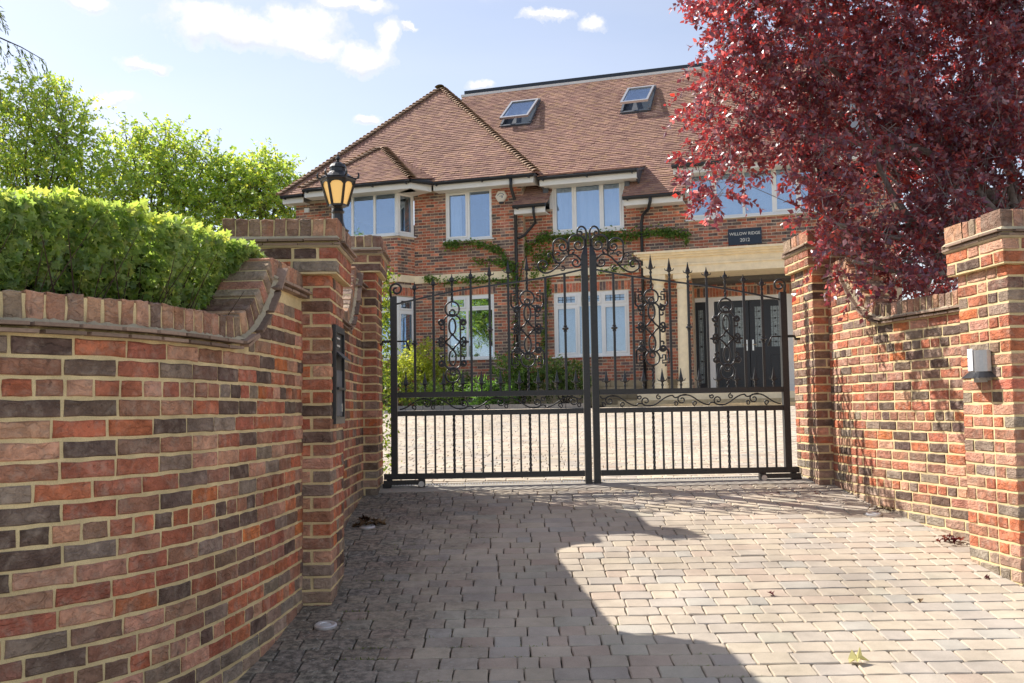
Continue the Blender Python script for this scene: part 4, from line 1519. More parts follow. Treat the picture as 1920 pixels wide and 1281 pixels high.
al = thing('alarm_box', 'cream hexagonal burglar alarm box high on the brick wall', 'alarm box', tuple(hw(np.array((-.21, .03, 7.15)))))
ac = hw(np.array((-.21, 0, 7.15)))
hexo = [(.155 * math.cos(t), .155 * math.sin(t)) for t in np.arange(6) * math.pi / 3]
HM = lambda V: ac + V[:, :1] * HD + V[:, 1:2] * HN + V[:, 2:] * np.array([0, 0, 1.0])
bx = MB(); bx.prism(hexo, .004, .07, M=HM); bx.prism([(x * .86, z * .86) for x, z in hexo], .07, .085, M=HM); bx.build('cover', M['alarm'], al)
mk = MB()
for k in range(7):
    t = math.pi * (.82 - .64 * k / 6); x, z = .092 * math.cos(t), .092 * math.sin(t) - .02
    mk.prism([(x - .009, z - .012), (x + .009, z - .012), (x + .009, z + .012), (x - .009, z + .012)], .0851, .088, M=HM)
mk.prism([(.03, -.06), (.05, -.03), (.045, .015), (.025, .02), (.02, -.02)], .0851, .088, M=HM)
mk.prism([(-.03, .0), (.005, .01), (.005, .0), (-.03, -.012)], .0851, .088, M=HM)
mk.build('marking', M['ink'], al)
st = MB(); st.prism([(-.05, -.185), (.05, -.185), (.06, -.14), (-.06, -.14)], .01, .06, M=HM); st.build('strobe', M['gutter'], al)
bell = thing('junction_box', 'small white junction box on the brick under the left eaves', 'junction box', tuple(hw(np.array((-5.72, .02, 7.2)))))
hpart('cover', M['upvc'], (-5.80, .003, 7.16), (-5.66, .05, 7.28), bell)

# ------------------------------------------------------------------ wrought iron gate
GY = R(2)
GU = np.array([math.cos(GY), math.sin(GY), 0]); GV = np.array([-math.sin(GY), math.cos(GY), 0]); GO = np.array([-1.18, 8.80, 0])
GP = .30                                 # gate plane inside the piers


def spiral(cx, cz, r0, r1, a0, turns, n=26):
    """from the outside (r0) inwards (r1), starting at angle a0 in turns"""
    out = []
    for i in range(n + 1):
        q = i / n; a = 2 * math.pi * (a0 + turns * q); r = r0 + (r1 - r0) * q
        out.append((cx + r * math.cos(a), cz + r * math.sin(a)))
    return out


def arc(cx, cz, rx, rz, a0, a1, n=16):
    return [(cx + rx * math.cos(2 * math.pi * (a0 + (a1 - a0) * i / n)), cz + rz * math.sin(2 * math.pi * (a0 + (a1 - a0) * i / n))) for i in range(n + 1)]


def bez(p0, p1, p2, p3, n=14):
    return [tuple((1 - t) ** 3 * np.array(p0) + 3 * (1 - t) ** 2 * t * np.array(p1) + 3 * (1 - t) * t * t * np.array(p2) + t ** 3 * np.array(p3)) for t in np.linspace(0, 1, n)]


def gate_leaf(label, mirror):
    um = (lambda u: 3.80 - u) if mirror else (lambda u: u)
    G = lambda u, z, v=0.0: GO + GU * um(u) + GV * (GP + v) + np.array([0, 0, z])
    hb = G(.126, 1.10)
    root = thing('gate_leaf', label, 'gate', tuple(hb), 'pair of driveway gates')
    I = M['iron']

    def bar(name, u0, z0, u1, z1, r, sides=4, twist=0.0, n=2):
        pts = [G(u0 + (u1 - u0) * t, z0 + (z1 - z0) * t) for t in np.linspace(0, 1, n)]
        mb = MB(); mb.tube(pts, r * (1.35 if sides == 4 else 1), sides, phase=math.pi / 4 if sides == 4 else 0, twist=twist)
        return mb.build(name, I, root)

    def rod(name, pts, r=.0075, closed=False, parent=root):
        mb = MB(); mb.tube([G(u, z) for u, z in pts], r, 6, closed=closed)
        return mb.build(name, I, parent, smooth=True)

    def boxp(name, u0, u1, z0, z1, t, v=0.0):
        mb = MB()
        V = np.array([G(u, z, y) for z in (z0, z1) for u, y in ((u0, v - t), (u1, v - t), (u1, v + t), (u0, v + t))])
        mb.add(V, BOXF if not mirror else [tuple(reversed(f)) for f in BOXF])
        return mb.build(name, I, root)

    # frame
    boxp('post', .097, .155, 1.19, 2.83, .03)
    boxp('post', 1.831, 1.890, 1.12, 3.19, .03)
    mb = MB()                            # tapered shoulder of the meeting post
    V = np.array([G(u, z, y) for z, (a, b), t in ((3.188, (1.831, 1.890), .03), (3.27, (1.866, 1.888), .014)) for u, y in ((a, -t), (b, -t), (b, t), (a, t))]); mb.add(V, BOXF); mb.build('post_shoulder', I, root)
    boxp('rail', .158, 1.826, 1.918, 1.966, .022)
    boxp('rail', .158, 1.826, 1.752, 1.798, .022)
    boxp('rail', .03, 1.826, 1.190, 1.240, .025)
    # shallow curved top bar
    top = lambda u: 2.765 + .175 * (u - .14) + .022 * math.sin((u - .14) / 1.69 * 2 * math.pi - .4) * .6
    mb = MB(); mb.tube([G(u, top(u)) for u in np.linspace(.14, 1.84, 20)], .011, 4, phase=math.pi / 4); mb.build('top_bar', I, root)
    # lower bars, two of them twisted
    for k in range(19):
        u = .233 + .0853 * k
        if k in (5, 13): bar('twisted_bar', u, 1.238, u, 1.754, .0100, 4, .55, 34)
        else: bar('bar', u, 1.238, u, 1.754, .0090)

    def spear(u, z0, h, w):
        mb = MB()
        c = G(u, z0)
        prof = [(.010, 0), (.010, .022), (.016, .028), (.016, .040), (.009, .046), (.012, .056), (w * .75, .062), (w * 1.05, .074), (w, .090), (w * .80, .10), (w * .45, h * .75), (.002, h)]
        mb.lathe(prof, 4, tuple(c), phase=math.pi / 4 + GY)
        for s in (-1, 1):
            p = [G(u + s * w * .6, z0 + .070), G(u + s * w * 1.45, z0 + .076), G(u + s * w * 1.65, z0 + .092)]
            mb.tube(p, [.005, .005, .003], 5)
        return mb.build('spearhead', I, root)

    tips = {.316: 2.966, .485: 3.0, .654: 3.035, .824: 3.072, .994: 3.12, 1.164: 3.157, 1.334: 3.192}
    for u, zt in tips.items():
        if u == .654: bar('bar', u, 2.775, u, top(u) + .03, .0095, 4, .5, 10); bar('bar', u, 1.964, u, 2.055, .0095, 4, .5, 8)
        elif u == 1.334: bar('bar', u, 2.86, u, top(u) + .03, .0095, 4, .5, 10); bar('bar', u, 1.964, u, 2.185, .0095, 4, .5, 16)
        else: bar('bar', u, 1.964, u, top(u) + .03, .0112)
        h = zt - top(u) - .03
        spear(u, top(u) + .028, h, .025)
    for u in (1.502, 1.677): bar('bar', u, 1.964, u, top(u), .0112)
    for u, z in ((.316, 2.40), (.994, 2.517), (1.677, 2.52)):
        mb = MB(); mb.lathe([(.010, -.030), (.018, -.026), (.018, -.018), (.013, -.015), (.030, -.004), (.030, .006), (.013, .017), (.018, .020), (.018, .028), (.010, .032)], 10, tuple(G(u, z))); mb.build('knop', I, root, smooth=False)
    for k in range(10): spear(.232 + .170 * k, 1.964, .185, .025)

    # cast panels
    def panel(u0, zb, zt, keys):
        H = zt - zb; c = root
        zring_t, zring_b = zt - .063, zb + .063
        rod('cast_ring', arc(u0, zring_t, .064, .066, 0, 1, 24)[:-1], .0085, True)
        rod('cast_ring', arc(u0, zring_b, .064, .066, 0, 1, 24)[:-1], .0085, True)
        for z in (zring_t - .032, zring_b + .028): rod('cast_ring', arc(u0, z, .024, .024, 0, 1, 14)[:-1], .0085, True)
        f0, f1 = zb + .115, zt - .115
        pts = [(u0 - .072, f0 + .07), (u0 - .072, f1 - .06)] + arc(u0, f1 - .06, .072, .06, .5, 0, 12)[1:] + [(u0 + .072, f0 + .06)] + arc(u0, f0 + .06, .072, .06, 0, -.5, 12)[1:]
        rod('cast_frame', pts, .0085, True)
        zm = (f0 + f1) / 2
        for s in (-1, 1):
            ze = zm + s * .142
            rod('cast_oval', arc(u0, ze, .030, .070, 0, 1, 22)[:-1], .009, True)
            rod('cast_cross', [(u0 - .068, zm), (u0 - .03, zm + s * .032), (u0, zm + s * .072)], .009)
            rod('cast_cross', [(u0 + .068, zm), (u0 + .03, zm + s * .032), (u0, zm + s * .072)], .009)
        for s in (-1, 1):
            for z, up in ((zm + .175, 1), (zm - .19, -1)):
                rod('cast_curl', spiral(u0 + s * .098, z, .030, .010, .5 if s > 0 else 0, -1.35 * s * up, 20), [.011] * 17 + [.010, .012, .013])
                rod('cast_curl', bez((u0 + s * .075, z - up * .06), (u0 + s * .10, z - up * .07), (u0 + s * .115, z - up * .05), (u0 + s * .10, z - up * .035), 8), .009)
            rod('cast_trefoil', spiral(u0 + s * .10, zm + .026, .022, .010, .75, 1.0 * s, 14), .0095)
            rod('cast_trefoil', spiral(u0 + s * .10, zm - .026, .022, .010, .25, -1.0 * s, 14), .0095)
            mb = MB(); cc = G(u0 + s * .125, zm); mb.lathe([(.002, -.016), (.014, -.008), (.014, .008), (.002, .016)], 8, tuple(cc)); mb.build('cast_trefoil', I, root)
            rod('cast_trefoil', [(u0 + s * .07, zm), (u0 + s * .15, zm)], .008)
            if keys:
                for z, up in ((zring_t, 1), (zring_b, -1)):
                    q = [(.066, -.0), (.092, 0), (.092, .024), (.118, .024), (.118, -.028), (.094, -.028), (.094, .044), (.146, .044), (.146, -.046), (.146, -.075)]
                    q = [(.066, 0), (.090, 0), (.090, -.028), (.118, -.028), (.118, .020), (.090, .020), (.090, .046), (.146, .046), (.146, -.046)]
                    rod('greek_key', [(u0 + s * a, z + up * b) for a, b in q], .009)
                    rod('cast_curl', bez((u0 + s * .146, z - up * .046), (u0 + s * .146, z - up * .10), (u0 + s * .10, z - up * .09), (u0 + s * .078, z - up * .062), 10), .009)
                    mb = MB(); mb.lathe([(.002, -.012), (.011, -.005), (.011, .005), (.002, .012)], 8, tuple(G(u0 + s * .118, z + up * .066))); mb.build('cast_bead', I, root)

    panel(.654, 2.05, 2.775, False)
    panel(1.334, 2.18, 2.865, True)

    # frieze of running scrolls between the two rails
    z0, z1, zc = 1.800, 1.916, 1.858
    x = .175
    n = 5; L_ = (1.82 - x) / n
    for k in range(n):
        a = x + k * L_; f = 1 if k % 2 == 0 else -1
        rod('scroll', bez((a, zc - f * .045), (a + .09, zc - f * .04), (a + .14, zc + f * .055), (a + .21, zc + f * .045), 12)
            + spiral(a + .245, zc + f * .004, .044, .010, .32 if f > 0 else .68, -f * 1.25, 22)[2:], .0068)
        rod('scroll', spiral(a + .125, zc - f * .030, .024, .008, .25 if f < 0 else .75, f * 1.1, 14), .0062)
        rod('scroll', bez((a + .20, zc + f * .05), (a + .26, zc + f * .06), (a + .30, zc - f * .01), (a + L_, zc - f * -.045), 10), .0068)
        rod('scroll', spiral(a + .30, zc - f * .032, .022, .008, .1, f * 1.1, 12), .0062)

    # crown of scrolls beside the meeting post: shapes read off in metres
    r = .0088
    rod('crown_scroll', [(1.880, 3.26), (1.882, 3.36)] + arc(1.842, 3.40, .042, .055, 0, .5, 12) + spiral(1.826, 3.395, .030, .010, .5, .9, 12)[1:], r)
    rod('crown_scroll', [(1.720, 3.185), (1.722, 3.30)] + arc(1.795, 3.315, .073, .062, .5, .05, 14) + spiral(1.812, 3.285, .058, .014, 0.08, -1.2, 24)[1:], r)
    rod('crown_scroll', [(1.578, 3.16), (1.580, 3.27)] + arc(1.645, 3.285, .066, .060, .5, 0, 14) + spiral(1.668, 3.268, .044, .012, 0, -1.15, 22)[1:], r)
    rod('crown_scroll', [(1.60, 3.112)] + bez((1.585, 3.20), (1.58, 3.13), (1.63, 3.10), (1.66, 3.135), 10)[1:] + bez((1.66, 3.135), (1.70, 3.19), (1.76, 3.22), (1.80, 3.18), 10)[1:] + spiral(1.785, 3.125, .052, .012, .12, -1.25, 22)[1:], r)
    rod('crown_scroll', spiral(1.49, 3.10, .058, .014, .62, -1.0, 22)[::-1] + bez((1.465, 3.045), (1.52, 3.00), (1.60, 3.06), (1.655, 3.135), 10), r)
    for (u, z, a0, tn) in ((1.625, 3.20, .5, -.8), (1.685, 3.215, 0, .8), (1.755, 3.225, .5, -.8), (1.545, 3.19, 0, .8), (1.665, 3.075, .6, .8)):
        rod('crown_curl', spiral(u, z, .026, .010, a0, tn, 12), [.006] * 9 + [.009, .011, .011, .010])
    # hinge post scroll
    rod('post_scroll', [(.105, 2.82), (.098, 2.88)] + arc(.148, 2.895, .050, .052, .5, .02, 12) + spiral(.152, 2.893, .044, .012, 0, -.8, 14)[1:], .0095)
    # hinge, pintle and the foot arm that carries the leaf
    rod('hinge', [(-.02, 2.40), (.02, 2.40), (.03, 2.425), (.13, 2.425)], .014)
    rod('latch_hook', [(.158, 2.425), (.235, 2.425), (.25, 2.40), (.27, 2.34)], .008)
    gl = 1.11
    boxp('foot_arm', .055, .105, gl + .03, 1.191, .02)
    boxp('foot_arm', .335, .395, gl + .012, 1.191, .02)
    boxp('foot_arm', .03, .40, gl + .035, gl + .075, .018, -.045)
    mb = MB(); mb.tube([G(.06, gl + .03, -.05), G(.06, gl + .03, .05)], .04, 12); mb.build('foot_wheel', M['gutter'], root)
    mb = MB(); mb.tube([G(.365, gl + .04, -.07), G(.365, gl + .04, -.02)], .026, 12); mb.build('foot_bolt', M['steel'], root)
    boxp('foot_arm', 1.832, 1.892, gl - .02, 1.15, .045)
    return root


gate_leaf('left leaf of the black wrought iron gate with spearheads and scrolls', False)
gate_leaf('right leaf of the black wrought iron gate with spearheads and scrolls', True)

# threshold under the gate: concrete strip and slotted drain
th = thing('drain_channel', 'pale concrete threshold with slotted drain under the iron gate', 'drain', tuple(GO + GU * 1.9 + GV * .3 + np.array([0, 0, 1.12])))
def gbox(mb, u0, u1, v0, v1, h0, h1):
    V = []
    for hh in (h0, h1):
        for u, v in ((u0, v0), (u1, v0), (u1, v1), (u0, v1)):
            p = GO + GU * u + GV * v; V.append((p[0], p[1], float(gz(p[1])) + hh))
    mb.add(np.array(V), BOXF)
for k in range(5):
    m = MB(); gbox(m, -.02 + k * .775, -.02 + k * .775 + .770, .10, .33, -.05, .006); m.build('concrete_slab', M['concrete'], th)
m = MB(); gbox(m, -.02, 3.85, .335, .36, -.03, .008); gbox(m, -.02, 3.85, .43, .455, -.03, .008); m.build('channel_edge', M['concrete'], th)
m = MB()
for k in range(150): gbox(m, -.01 + k * .0257, -.01 + k * .0257 + .013, .36, .43, -.02, .004)
o = m.build('grating', M['steel'], th); o['kind'] = 'stuff'

# ------------------------------------------------------------------ lantern on the far left pier
lc = np.array([-1.56, 9.10, 3.42])
lan = thing('lantern', 'black Victorian style lantern with amber panes on the pier left of the gate', 'lantern', tuple(lc))
m = MB()
m.lathe([(.12, -.095), (.12, -.06), (.10, -.05), (.09, .0), (.10, .02), (.075, .035), (.06, .06), (.05, .10), (.045, .17), (.06, .19), (.05, .205), (.04, .22), (.055, .235)], 12, tuple(lc)); m.build('pedestal', M['iron'], lan, smooth=False)
zb, zt, rb, rtp = lc[2] + .245, lc[2] + .475, .085, .150
m = MB()
hexp = lambda r, k, z, off=0: (lc[0] + r * math.cos(math.pi / 3 * k + off), lc[1] + r * math.sin(math.pi / 3 * k + off), z)
OFF = .06
m.lathe([(rb * .7, -.012), (rb + .006, 0), (rb + .006, .016)], 6, (lc[0], lc[1], zb - .004), phase=OFF); m.lathe([(rtp + .004, 0), (rtp + .018, .012), (rtp + .014, .03)], 6, (lc[0], lc[1], zt - .004), phase=OFF)
for k in range(6): m.tube([hexp(rb, k, zb, OFF), hexp(rtp, k, zt, OFF)], .0125, 4)
cage = m.build('cage', M['iron'], lan)
for k in range(6):
    A0, A1 = np.array(hexp(rb - .006, k, zb + .01, OFF)), np.array(hexp(rb - .006, k + 1, zb + .01, OFF)); B0, B1 = np.array(hexp(rtp - .006, k, zt, OFF)), np.array(hexp(rtp - .006, k + 1, zt, OFF))
    n = np.cross(A1 - A0, B0 - A0); n /= np.linalg.norm(n)
    mm = MB(); mm.add(np.array([A0, A1, B1, B0, A0 - n * .004, A1 - n * .004, B1 - n * .004, B0 - n * .004]), BOXF); mm.build('lantern_pane', M['amber'], lan)
    # arched head of the pane opening
    P = lambda s, t: (A0 * (1 - t) + B0 * t) * (1 - s) + (A1 * (1 - t) + B1 * t) * s
    pts = [(0, 1), (0, .82)] + [(.5 - .38 * math.cos(a), .82 + .11 * math.sin(a)) for a in np.linspace(0, math.pi, 9)] + [(1, .82), (1, 1)]
    mm = MB(); V = np.array([P(s, t) + n * .003 for s, t in pts]); V2 = V + n * .006; nn = len(V)
    mm.add(np.vstack([V, V2]), [tuple(range(nn)), tuple(range(2 * nn - 1, nn - 1, -1))] + [(i, i + nn, (i + 1) % nn + nn, (i + 1) % nn) for i in range(nn)]); mm.build('arch', M['iron'], lan)
    mm = MB(); q = np.array(hexp(rtp + .012, k, zt + .02, OFF)); rad = np.array([math.cos(math.pi / 3 * k + OFF), math.sin(math.pi / 3 * k + OFF), 0])
    mm.tube([q, q + rad * .022 + np.array([0, 0, .012]), q + rad * .026 + np.array([0, 0, .035]), q + rad * .018 + np.array([0, 0, .06])], [.008, .012, .010, .003], 6); mm.build('crest', M['iron'], lan)
m = MB()
m.lathe([(rtp + .008, 0), (.115, .025), (.085, .05), (.075, .062), (.073, .092), (.080, .096), (.078, .105), (.062, .13), (.035, .147), (.012, .152), (.016, .162), (.012, .17), (.024, .182), (.020, .196), (.008, .205), (.010, .215), (.003, .235)], 14, (lc[0], lc[1], zt + .022)); m.build('roof_cap', M['iron'], lan, smooth=False)

# ------------------------------------------------------------------ post box in the near left pier
_, WP, pc = PIER_NL
pb = thing('post_box', 'black metal post box with flap set into the left foreground pier', 'post box', tuple(WP(np.array([[.29, 0, 1.72]]))[0]))
def pbox(name, mat, lo, hi, parent=pb):
    mb = MB(); mb.box(lo, hi, M=WP); return mb.build(name, mat, parent)
X0 = .281
fr = MB()
for lo, hi in (((X0 - .05, -.20, 1.73), (X0 + .018, -.165, 2.31)), ((X0 - .05, .165, 1.73), (X0 + .018, .20, 2.31)), ((X0 - .05, -.164, 1.73), (X0 + .018, .164, 1.77)), ((X0 - .05, -.164, 2.27), (X0 + .018, .164, 2.31))): fr.box(lo, hi, M=WP)
fr.build('surround', M['iron'], pb)
pbox('door_panel', M['steel2'] if 'steel2' in M else M['lead'], (X0 - .04, -.163, 1.772), (X0 + .006, .163, 2.05))
pbox('upper_panel', M['iron'], (X0 - .04, -.163, 2.052), (X0 + .004, .163, 2.268))
fl = MB(); V = WP(np.array([(X0 + .004, -.14, 2.15), (X0 + .004, .14, 2.15), (X0 + .06, .14, 2.105), (X0 + .06, -.14, 2.105), (X0 + .004, -.14, 2.165), (X0 + .004, .14, 2.165), (X0 + .062, .14, 2.112), (X0 + .062, -.14, 2.112)])); fl.add(V, BOXF); fl.build('flap', M['iron'], pb)
pbox('emblem', M['lettering'], (X0 + .0045, -.06, 2.19), (X0 + .008, .06, 2.2), pb)
pbox('emblem', M['lettering'], (X0 + .0045, -.06, 2.235), (X0 + .008, .06, 2.245), pb)
pbox('bar', M['iron'], (X0 + .006, -.15, 1.93), (X0 + .03, .15, 1.945))
pbox('key_lock', M['chrome'], (X0 + .006, .10, 1.80), (X0 + .014, .13, 1.85))

# ------------------------------------------------------------------ wall light with a note on the near right pier
_, WR, pr = PIER_NR
wl = thing('wall_light', 'brushed steel wall light with a white paper note taped to it', 'wall light', tuple(WR(np.array([[-.29, .0, 2.0]]))[0]))
XL = -.281
def rbox(name, mat, lo, hi, parent=wl):
    mb = MB(); mb.box(lo, hi, M=WR); return mb.build(name, mat, parent)
def rpoly(name, mat, P, parent=wl):
    mb = MB(); mb.add(WR(np.array(P, float)), BOXF); return mb.build(name, mat, parent)
yc = .0
rbox('back_plate', M['steel'], (XL - .012, yc - .075, 1.93), (XL - .0, yc + .075, 2.10))
m = MB()
arcp = [(XL - .010 - .085 * math.sin(t), yc + .085 * math.cos(t)) for t in np.linspace(0, math.pi, 13)]
V = [(x, y, z) for z in (1.985, 2.115) for x, y in arcp]; nA = len(arcp)
m.add(WR(np.array(V)), [(i, i + 1, i + 1 + nA, i + nA) for i in range(nA - 1)] + [tuple(range(nA, 2 * nA)), tuple(range(nA - 1, -1, -1))]); m.build('hood', M['steel'], wl, smooth=False)
arcq = [(XL - .005 - (.085 + .05) * math.sin(t), yc + (.085 + .05) * math.cos(t)) for t in np.linspace(0, math.pi, 13)]
m = MB(); V = [(x, y, 1.984) for x, y in arcp] + [(x, y, 1.945) for x, y in arcq]
m.add(WR(np.array(V)), [(i, i + 1, i + 1 + nA, i + nA) for i in range(nA - 1)]); m.build('skirt', M['gutter'], wl)
rbox('lamp_holder', M['lens'], (XL - .06, yc - .03, 1.92), (XL - .005, yc + .03, 1.984))
arcn = [(XL - .010 - .088 * math.sin(t), yc + .088 * math.cos(t)) for t in np.linspace(.05, 1.9, 9)]
V = [(x, y, z) for z in (1.99, 2.125) for x, y in arcn]; nB = len(arcn)
m = MB(); m.add(WR(np.array(V)), [(i, i + 1, i + 1 + nB, i + nB) for i in range(nB - 1)]); m.build('note', M['paper'], wl)
m = MB()
for k in range(4):
    z = 2.015 + k * .025
    ar = [(XL - .010 - .0895 * math.sin(t), yc + .0895 * math.cos(t)) for t in np.linspace(.55, 1.35 - .15 * (k % 2), 6)]
    V = [(x, y, zz) for zz in (z, z + .006) for x, y in ar]; m.add(WR(np.array(V)), [(i, i + 1, i + 7, i + 6) for i in range(5)])
m.build('handwriting', M['ink'], wl)

# ------------------------------------------------------------------ recessed ground lights
def uplight(x, y, label):
    z = float(gz(y)) + .004
    r = thing('ground_light', label, 'ground light', (x, y, z), 'round lights let into the drive')
    sl = math.atan(SLOPE)
    def tilt(V): V = np.asarray(V, float) - np.array([x, y, z]); c, s = math.cos(sl), math.sin(sl); return np.stack([V[:, 0], V[:, 1] * c - V[:, 2] * s, V[:, 1] * s + V[:, 2] * c], 1) + np.array([x, y, z])
    for nm, mt, pr_ in (('rim', M['chrome2'], [(.030, -.03), (.060, -.004), (.060, .006), (.052, .012), (.036, .010), (.034, .004)]), ('lens', M['lens'], [(.033, -.004), (.033, .006), (.02, .009)])):
        mb = MB(); mb.lathe(pr_, 24, (x, y, z)); mb.v = [tilt(v) for v in mb.v]; mb.build(nm, mt, r, smooth=False)
M['chrome2'] = plain_mat('dull_rim', (.62, .61, .6), .35, .5, .4, .08)
uplight(-1.01, 5.45, 'round steel ground light nearest the camera, at the foot of the left foreground pier')
uplight(-1.10, 7.63, 'round ground light with dead leaves round it, by the shaded left wall')
uplight(2.73, 7.78, 'round ground light in the sun at the foot of the right wall')

# ------------------------------------------------------------------ vegetation
VR = np.random.RandomState(21)


def unit(v):
    return v / np.maximum(np.linalg.norm(v, axis=-1, keepdims=True), 1e-9)


# leaf outlines: (across, along, fold height)
LEAF_OVATE = (np.array([(0, 0, 0), (-.30, .42, .09), (0, .5, 0), (.30, .42, .09), (0, 1, -.06)]), [(0, 2, 1), (0, 3, 2), (1, 2, 4), (2, 3, 4)])
LEAF_BROAD = (np.array([(0, 0, 0), (-.38, .38, .07), (0, .45, 0), (.38, .38, .07), (0, 1, -.1)]), [(0, 2, 1), (0, 3, 2), (1, 2, 4), (2, 3, 4)])
LEAF_LOBED = (np.array([(0, 0, 0), (-.42, .18, .05), (-.20, .38, .02), (-.48, .62, .07), (-.16, .68, .02), (0, 1.0, -.08), (.16, .68, .02), (.48, .62, .07), (.20, .38, .02), (.42, .18, .05), (0, .45, -.02)]),
              [(0, 10, 1), (1, 10, 2), (2, 10, 3), (3, 10, 4), (4, 10, 5), (5, 10, 6), (6, 10, 7), (7, 10, 8), (8, 10, 9), (9, 10, 0)])
LEAF_NEEDLE = (np.array([(-.05, 0, 0), (.05, 0, 0), (.09, .5, .03), (-.09, .5, .03), (0, 1, -.05)]), [(0, 1, 2), (0, 2, 3), (3, 2, 4)])


def leaves(parent, tmpl, base, axis, nrm, size, col, mat_o, mat_a, singles=0, mass='foliage'):
    """base points, leaf axes, face normals -> up to 300 single leaves nearest the lens plus one joined part"""
    axis = unit(axis); x = unit(np.cross(axis, nrm)); nz = np.cross(x, axis)
    T, F = tmpl; F = np.array(F)
    pick = np.zeros(len(base), bool)
    if singles:
        px = project(base)
        ok = (px[:, 0] > 5) & (px[:, 0] < 1915) & (px[:, 1] > 5) & (px[:, 1] < 1270)
        sc = np.where(ok, size / np.maximum(px[:, 2], .1), 0)
        # front-most leaf of each small cell of the picture, then the largest of those
        cell = {}
        for i in np.where(ok)[0]:
            k = (int(px[i, 0] // 14), int(px[i, 1] // 14))
            if k not in cell or px[i, 2] < px[cell[k], 2]: cell[k] = i
        cand = np.array(list(cell.values()))
        if len(cand):
            cand = cand[np.argsort(-sc[cand])][:singles]
            pick[cand] = True
        me = bpy.data.meshes.new('leaf'); me.from_pydata(T.tolist(), [], [tuple(int(v) for v in f) for f in F]); me.materials.append(mat_o)
        b0 = base_of(parent)
        for i in np.where(pick)[0]:
            Mx = np.eye(4); Mx[:3, 0] = x[i] * size[i]; Mx[:3, 1] = axis[i] * size[i]; Mx[:3, 2] = nz[i] * size[i]; Mx[:3, 3] = base[i] - b0
            o = bpy.data.objects.new('leaf', me); o.matrix_basis = Matrix(Mx.tolist()); o.color = (*col[i], 1); o.parent = parent; COL.objects.link(o)
    r = ~pick
    B, A, X, Z, Sz, C = base[r], axis[r], x[r], nz[r], size[r], col[r]
    V = B[:, None, :] + Sz[:, None, None] * (T[None, :, 0:1] * X[:, None, :] + T[None, :, 1:2] * A[:, None, :] + T[None, :, 2:3] * Z[:, None, :])
    n, k = len(B), len(T)
    FF = (F[None] + (np.arange(n) * k)[:, None, None]).reshape(-1, 3)
    return bulk_mesh(mass, V.reshape(-1, 3), FF, np.repeat(C, k, 0), mat_a, parent)


def sprigs(blobs, count, per, length, size, droop, shell=.55, up=.2, rng=VR, spread=.75, clip=None, nz=1.0, nj=.75):
    """leafy shoots through a crown made of overlapping blobs; returns leaf arrays and the twig lines"""
    C = np.array([b[0] for b in blobs]); Rr = np.array([b[1] for b in blobs])
    wt = Rr ** 2.2; wt /= wt.sum()
    bi = rng.choice(len(blobs), count, p=wt)
    d = unit(rng.normal(size=(count, 3)))
    rad = Rr[bi] * (shell + (1 - shell) * rng.rand(count) ** .6)
    o = C[bi] + d * rad[:, None] * np.array([1, 1, .92])
    if clip is not None:
        k = clip(o); o, d, bi = o[k], d[k], bi[k]; count = len(o)
    dirn = unit(d * .8 + rng.normal(size=(count, 3)) * .5 + np.array([0, 0, up]))
    ln = length * rng.uniform(.6, 1.35, count)
    t = (np.arange(per) + .5) / per
    P = o[:, None, :] + dirn[:, None, :] * (t[None, :, None] * ln[:, None, None])
    P[:, :, 2] -= droop * (t[None] ** 2) * ln[:, None]
    side = unit(np.cross(dirn, rng.normal(size=(count, 3))))
    oth = np.cross(dirn, side)
    ph = rng.rand(count)[:, None] * 6.28 + np.arange(per)[None] * 2.4
    lat = side[:, None, :] * np.cos(ph)[:, :, None] + oth[:, None, :] * np.sin(ph)[:, :, None]
    ax = unit(dirn[:, None, :] * .55 + lat * spread + rng.normal(size=(count, per, 3)) * .25 - np.array([0, 0, droop * .5]))
    nr = unit(np.array([0, 0, nz]) + rng.normal(size=(count, per, 3)) * nj + d[:, None, :] * .5)
    sz = size * rng.uniform(.6, 1.25, (count, per))
    tw = (o - dirn * ln[:, None] * .5, o, P[:, -1])
    return P.reshape(-1, 3), ax.reshape(-1, 3), nr.reshape(-1, 3), sz.ravel(), np.repeat(bi, per), tw


def twig_mesh(parent, tw, r, mat, frac=1.0, name='twigs'):
    a, b, c = tw
    n = int(len(a) * frac)
    idx = VR.permutation(len(a))[:n]
    V = []; F = []
    for q, i in enumerate(idx):
        P = (a[i], b[i], c[i]); k = len(V)
        for j, p in enumerate(P):
            rr = r * (1.3 - .5 * j)
            for s in range(3):
                an = s * 2.094
                V.append((p[0] + rr * math.cos(an), p[1] + rr * math.sin(an) * .7, p[2] + rr * math.sin(an) * .7))
        for j in range(2):
            for s in range(3): F.append((k + j * 3 + s, k + j * 3 + (s + 1) % 3, k + j * 3 + 3 + (s + 1) % 3, k + j * 3 + 3 + s))
    mb = MB(); mb.add(V, F)
    o = mb.build(name, mat, parent); o['kind'] = 'stuff'
    return o


def limb(p0, p1, r0, r1, bend, n=9, rng=VR):
    p0, p1 = np.array(p0, float), np.array(p1, float)
    t = np.linspace(0, 1, n)[:, None]
    off = rng.normal(size=3) * bend
    P = p0 + (p1 - p0) * t + np.sin(t * math.pi) * off + np.cumsum(rng.normal(size=(n, 3)) * bend * .12, 0) * np.sin(t * math.pi)
    return P, np.linspace(r0, r1, n)


def tint(n, palette, weights, rng=VR, var=.25):
    p = np.array(palette); w = np.array(weights, float); w /= w.sum()
    return p[rng.choice(len(p), n, p=w)] * rng.uniform(1 - var, 1 + var, (n, 1))


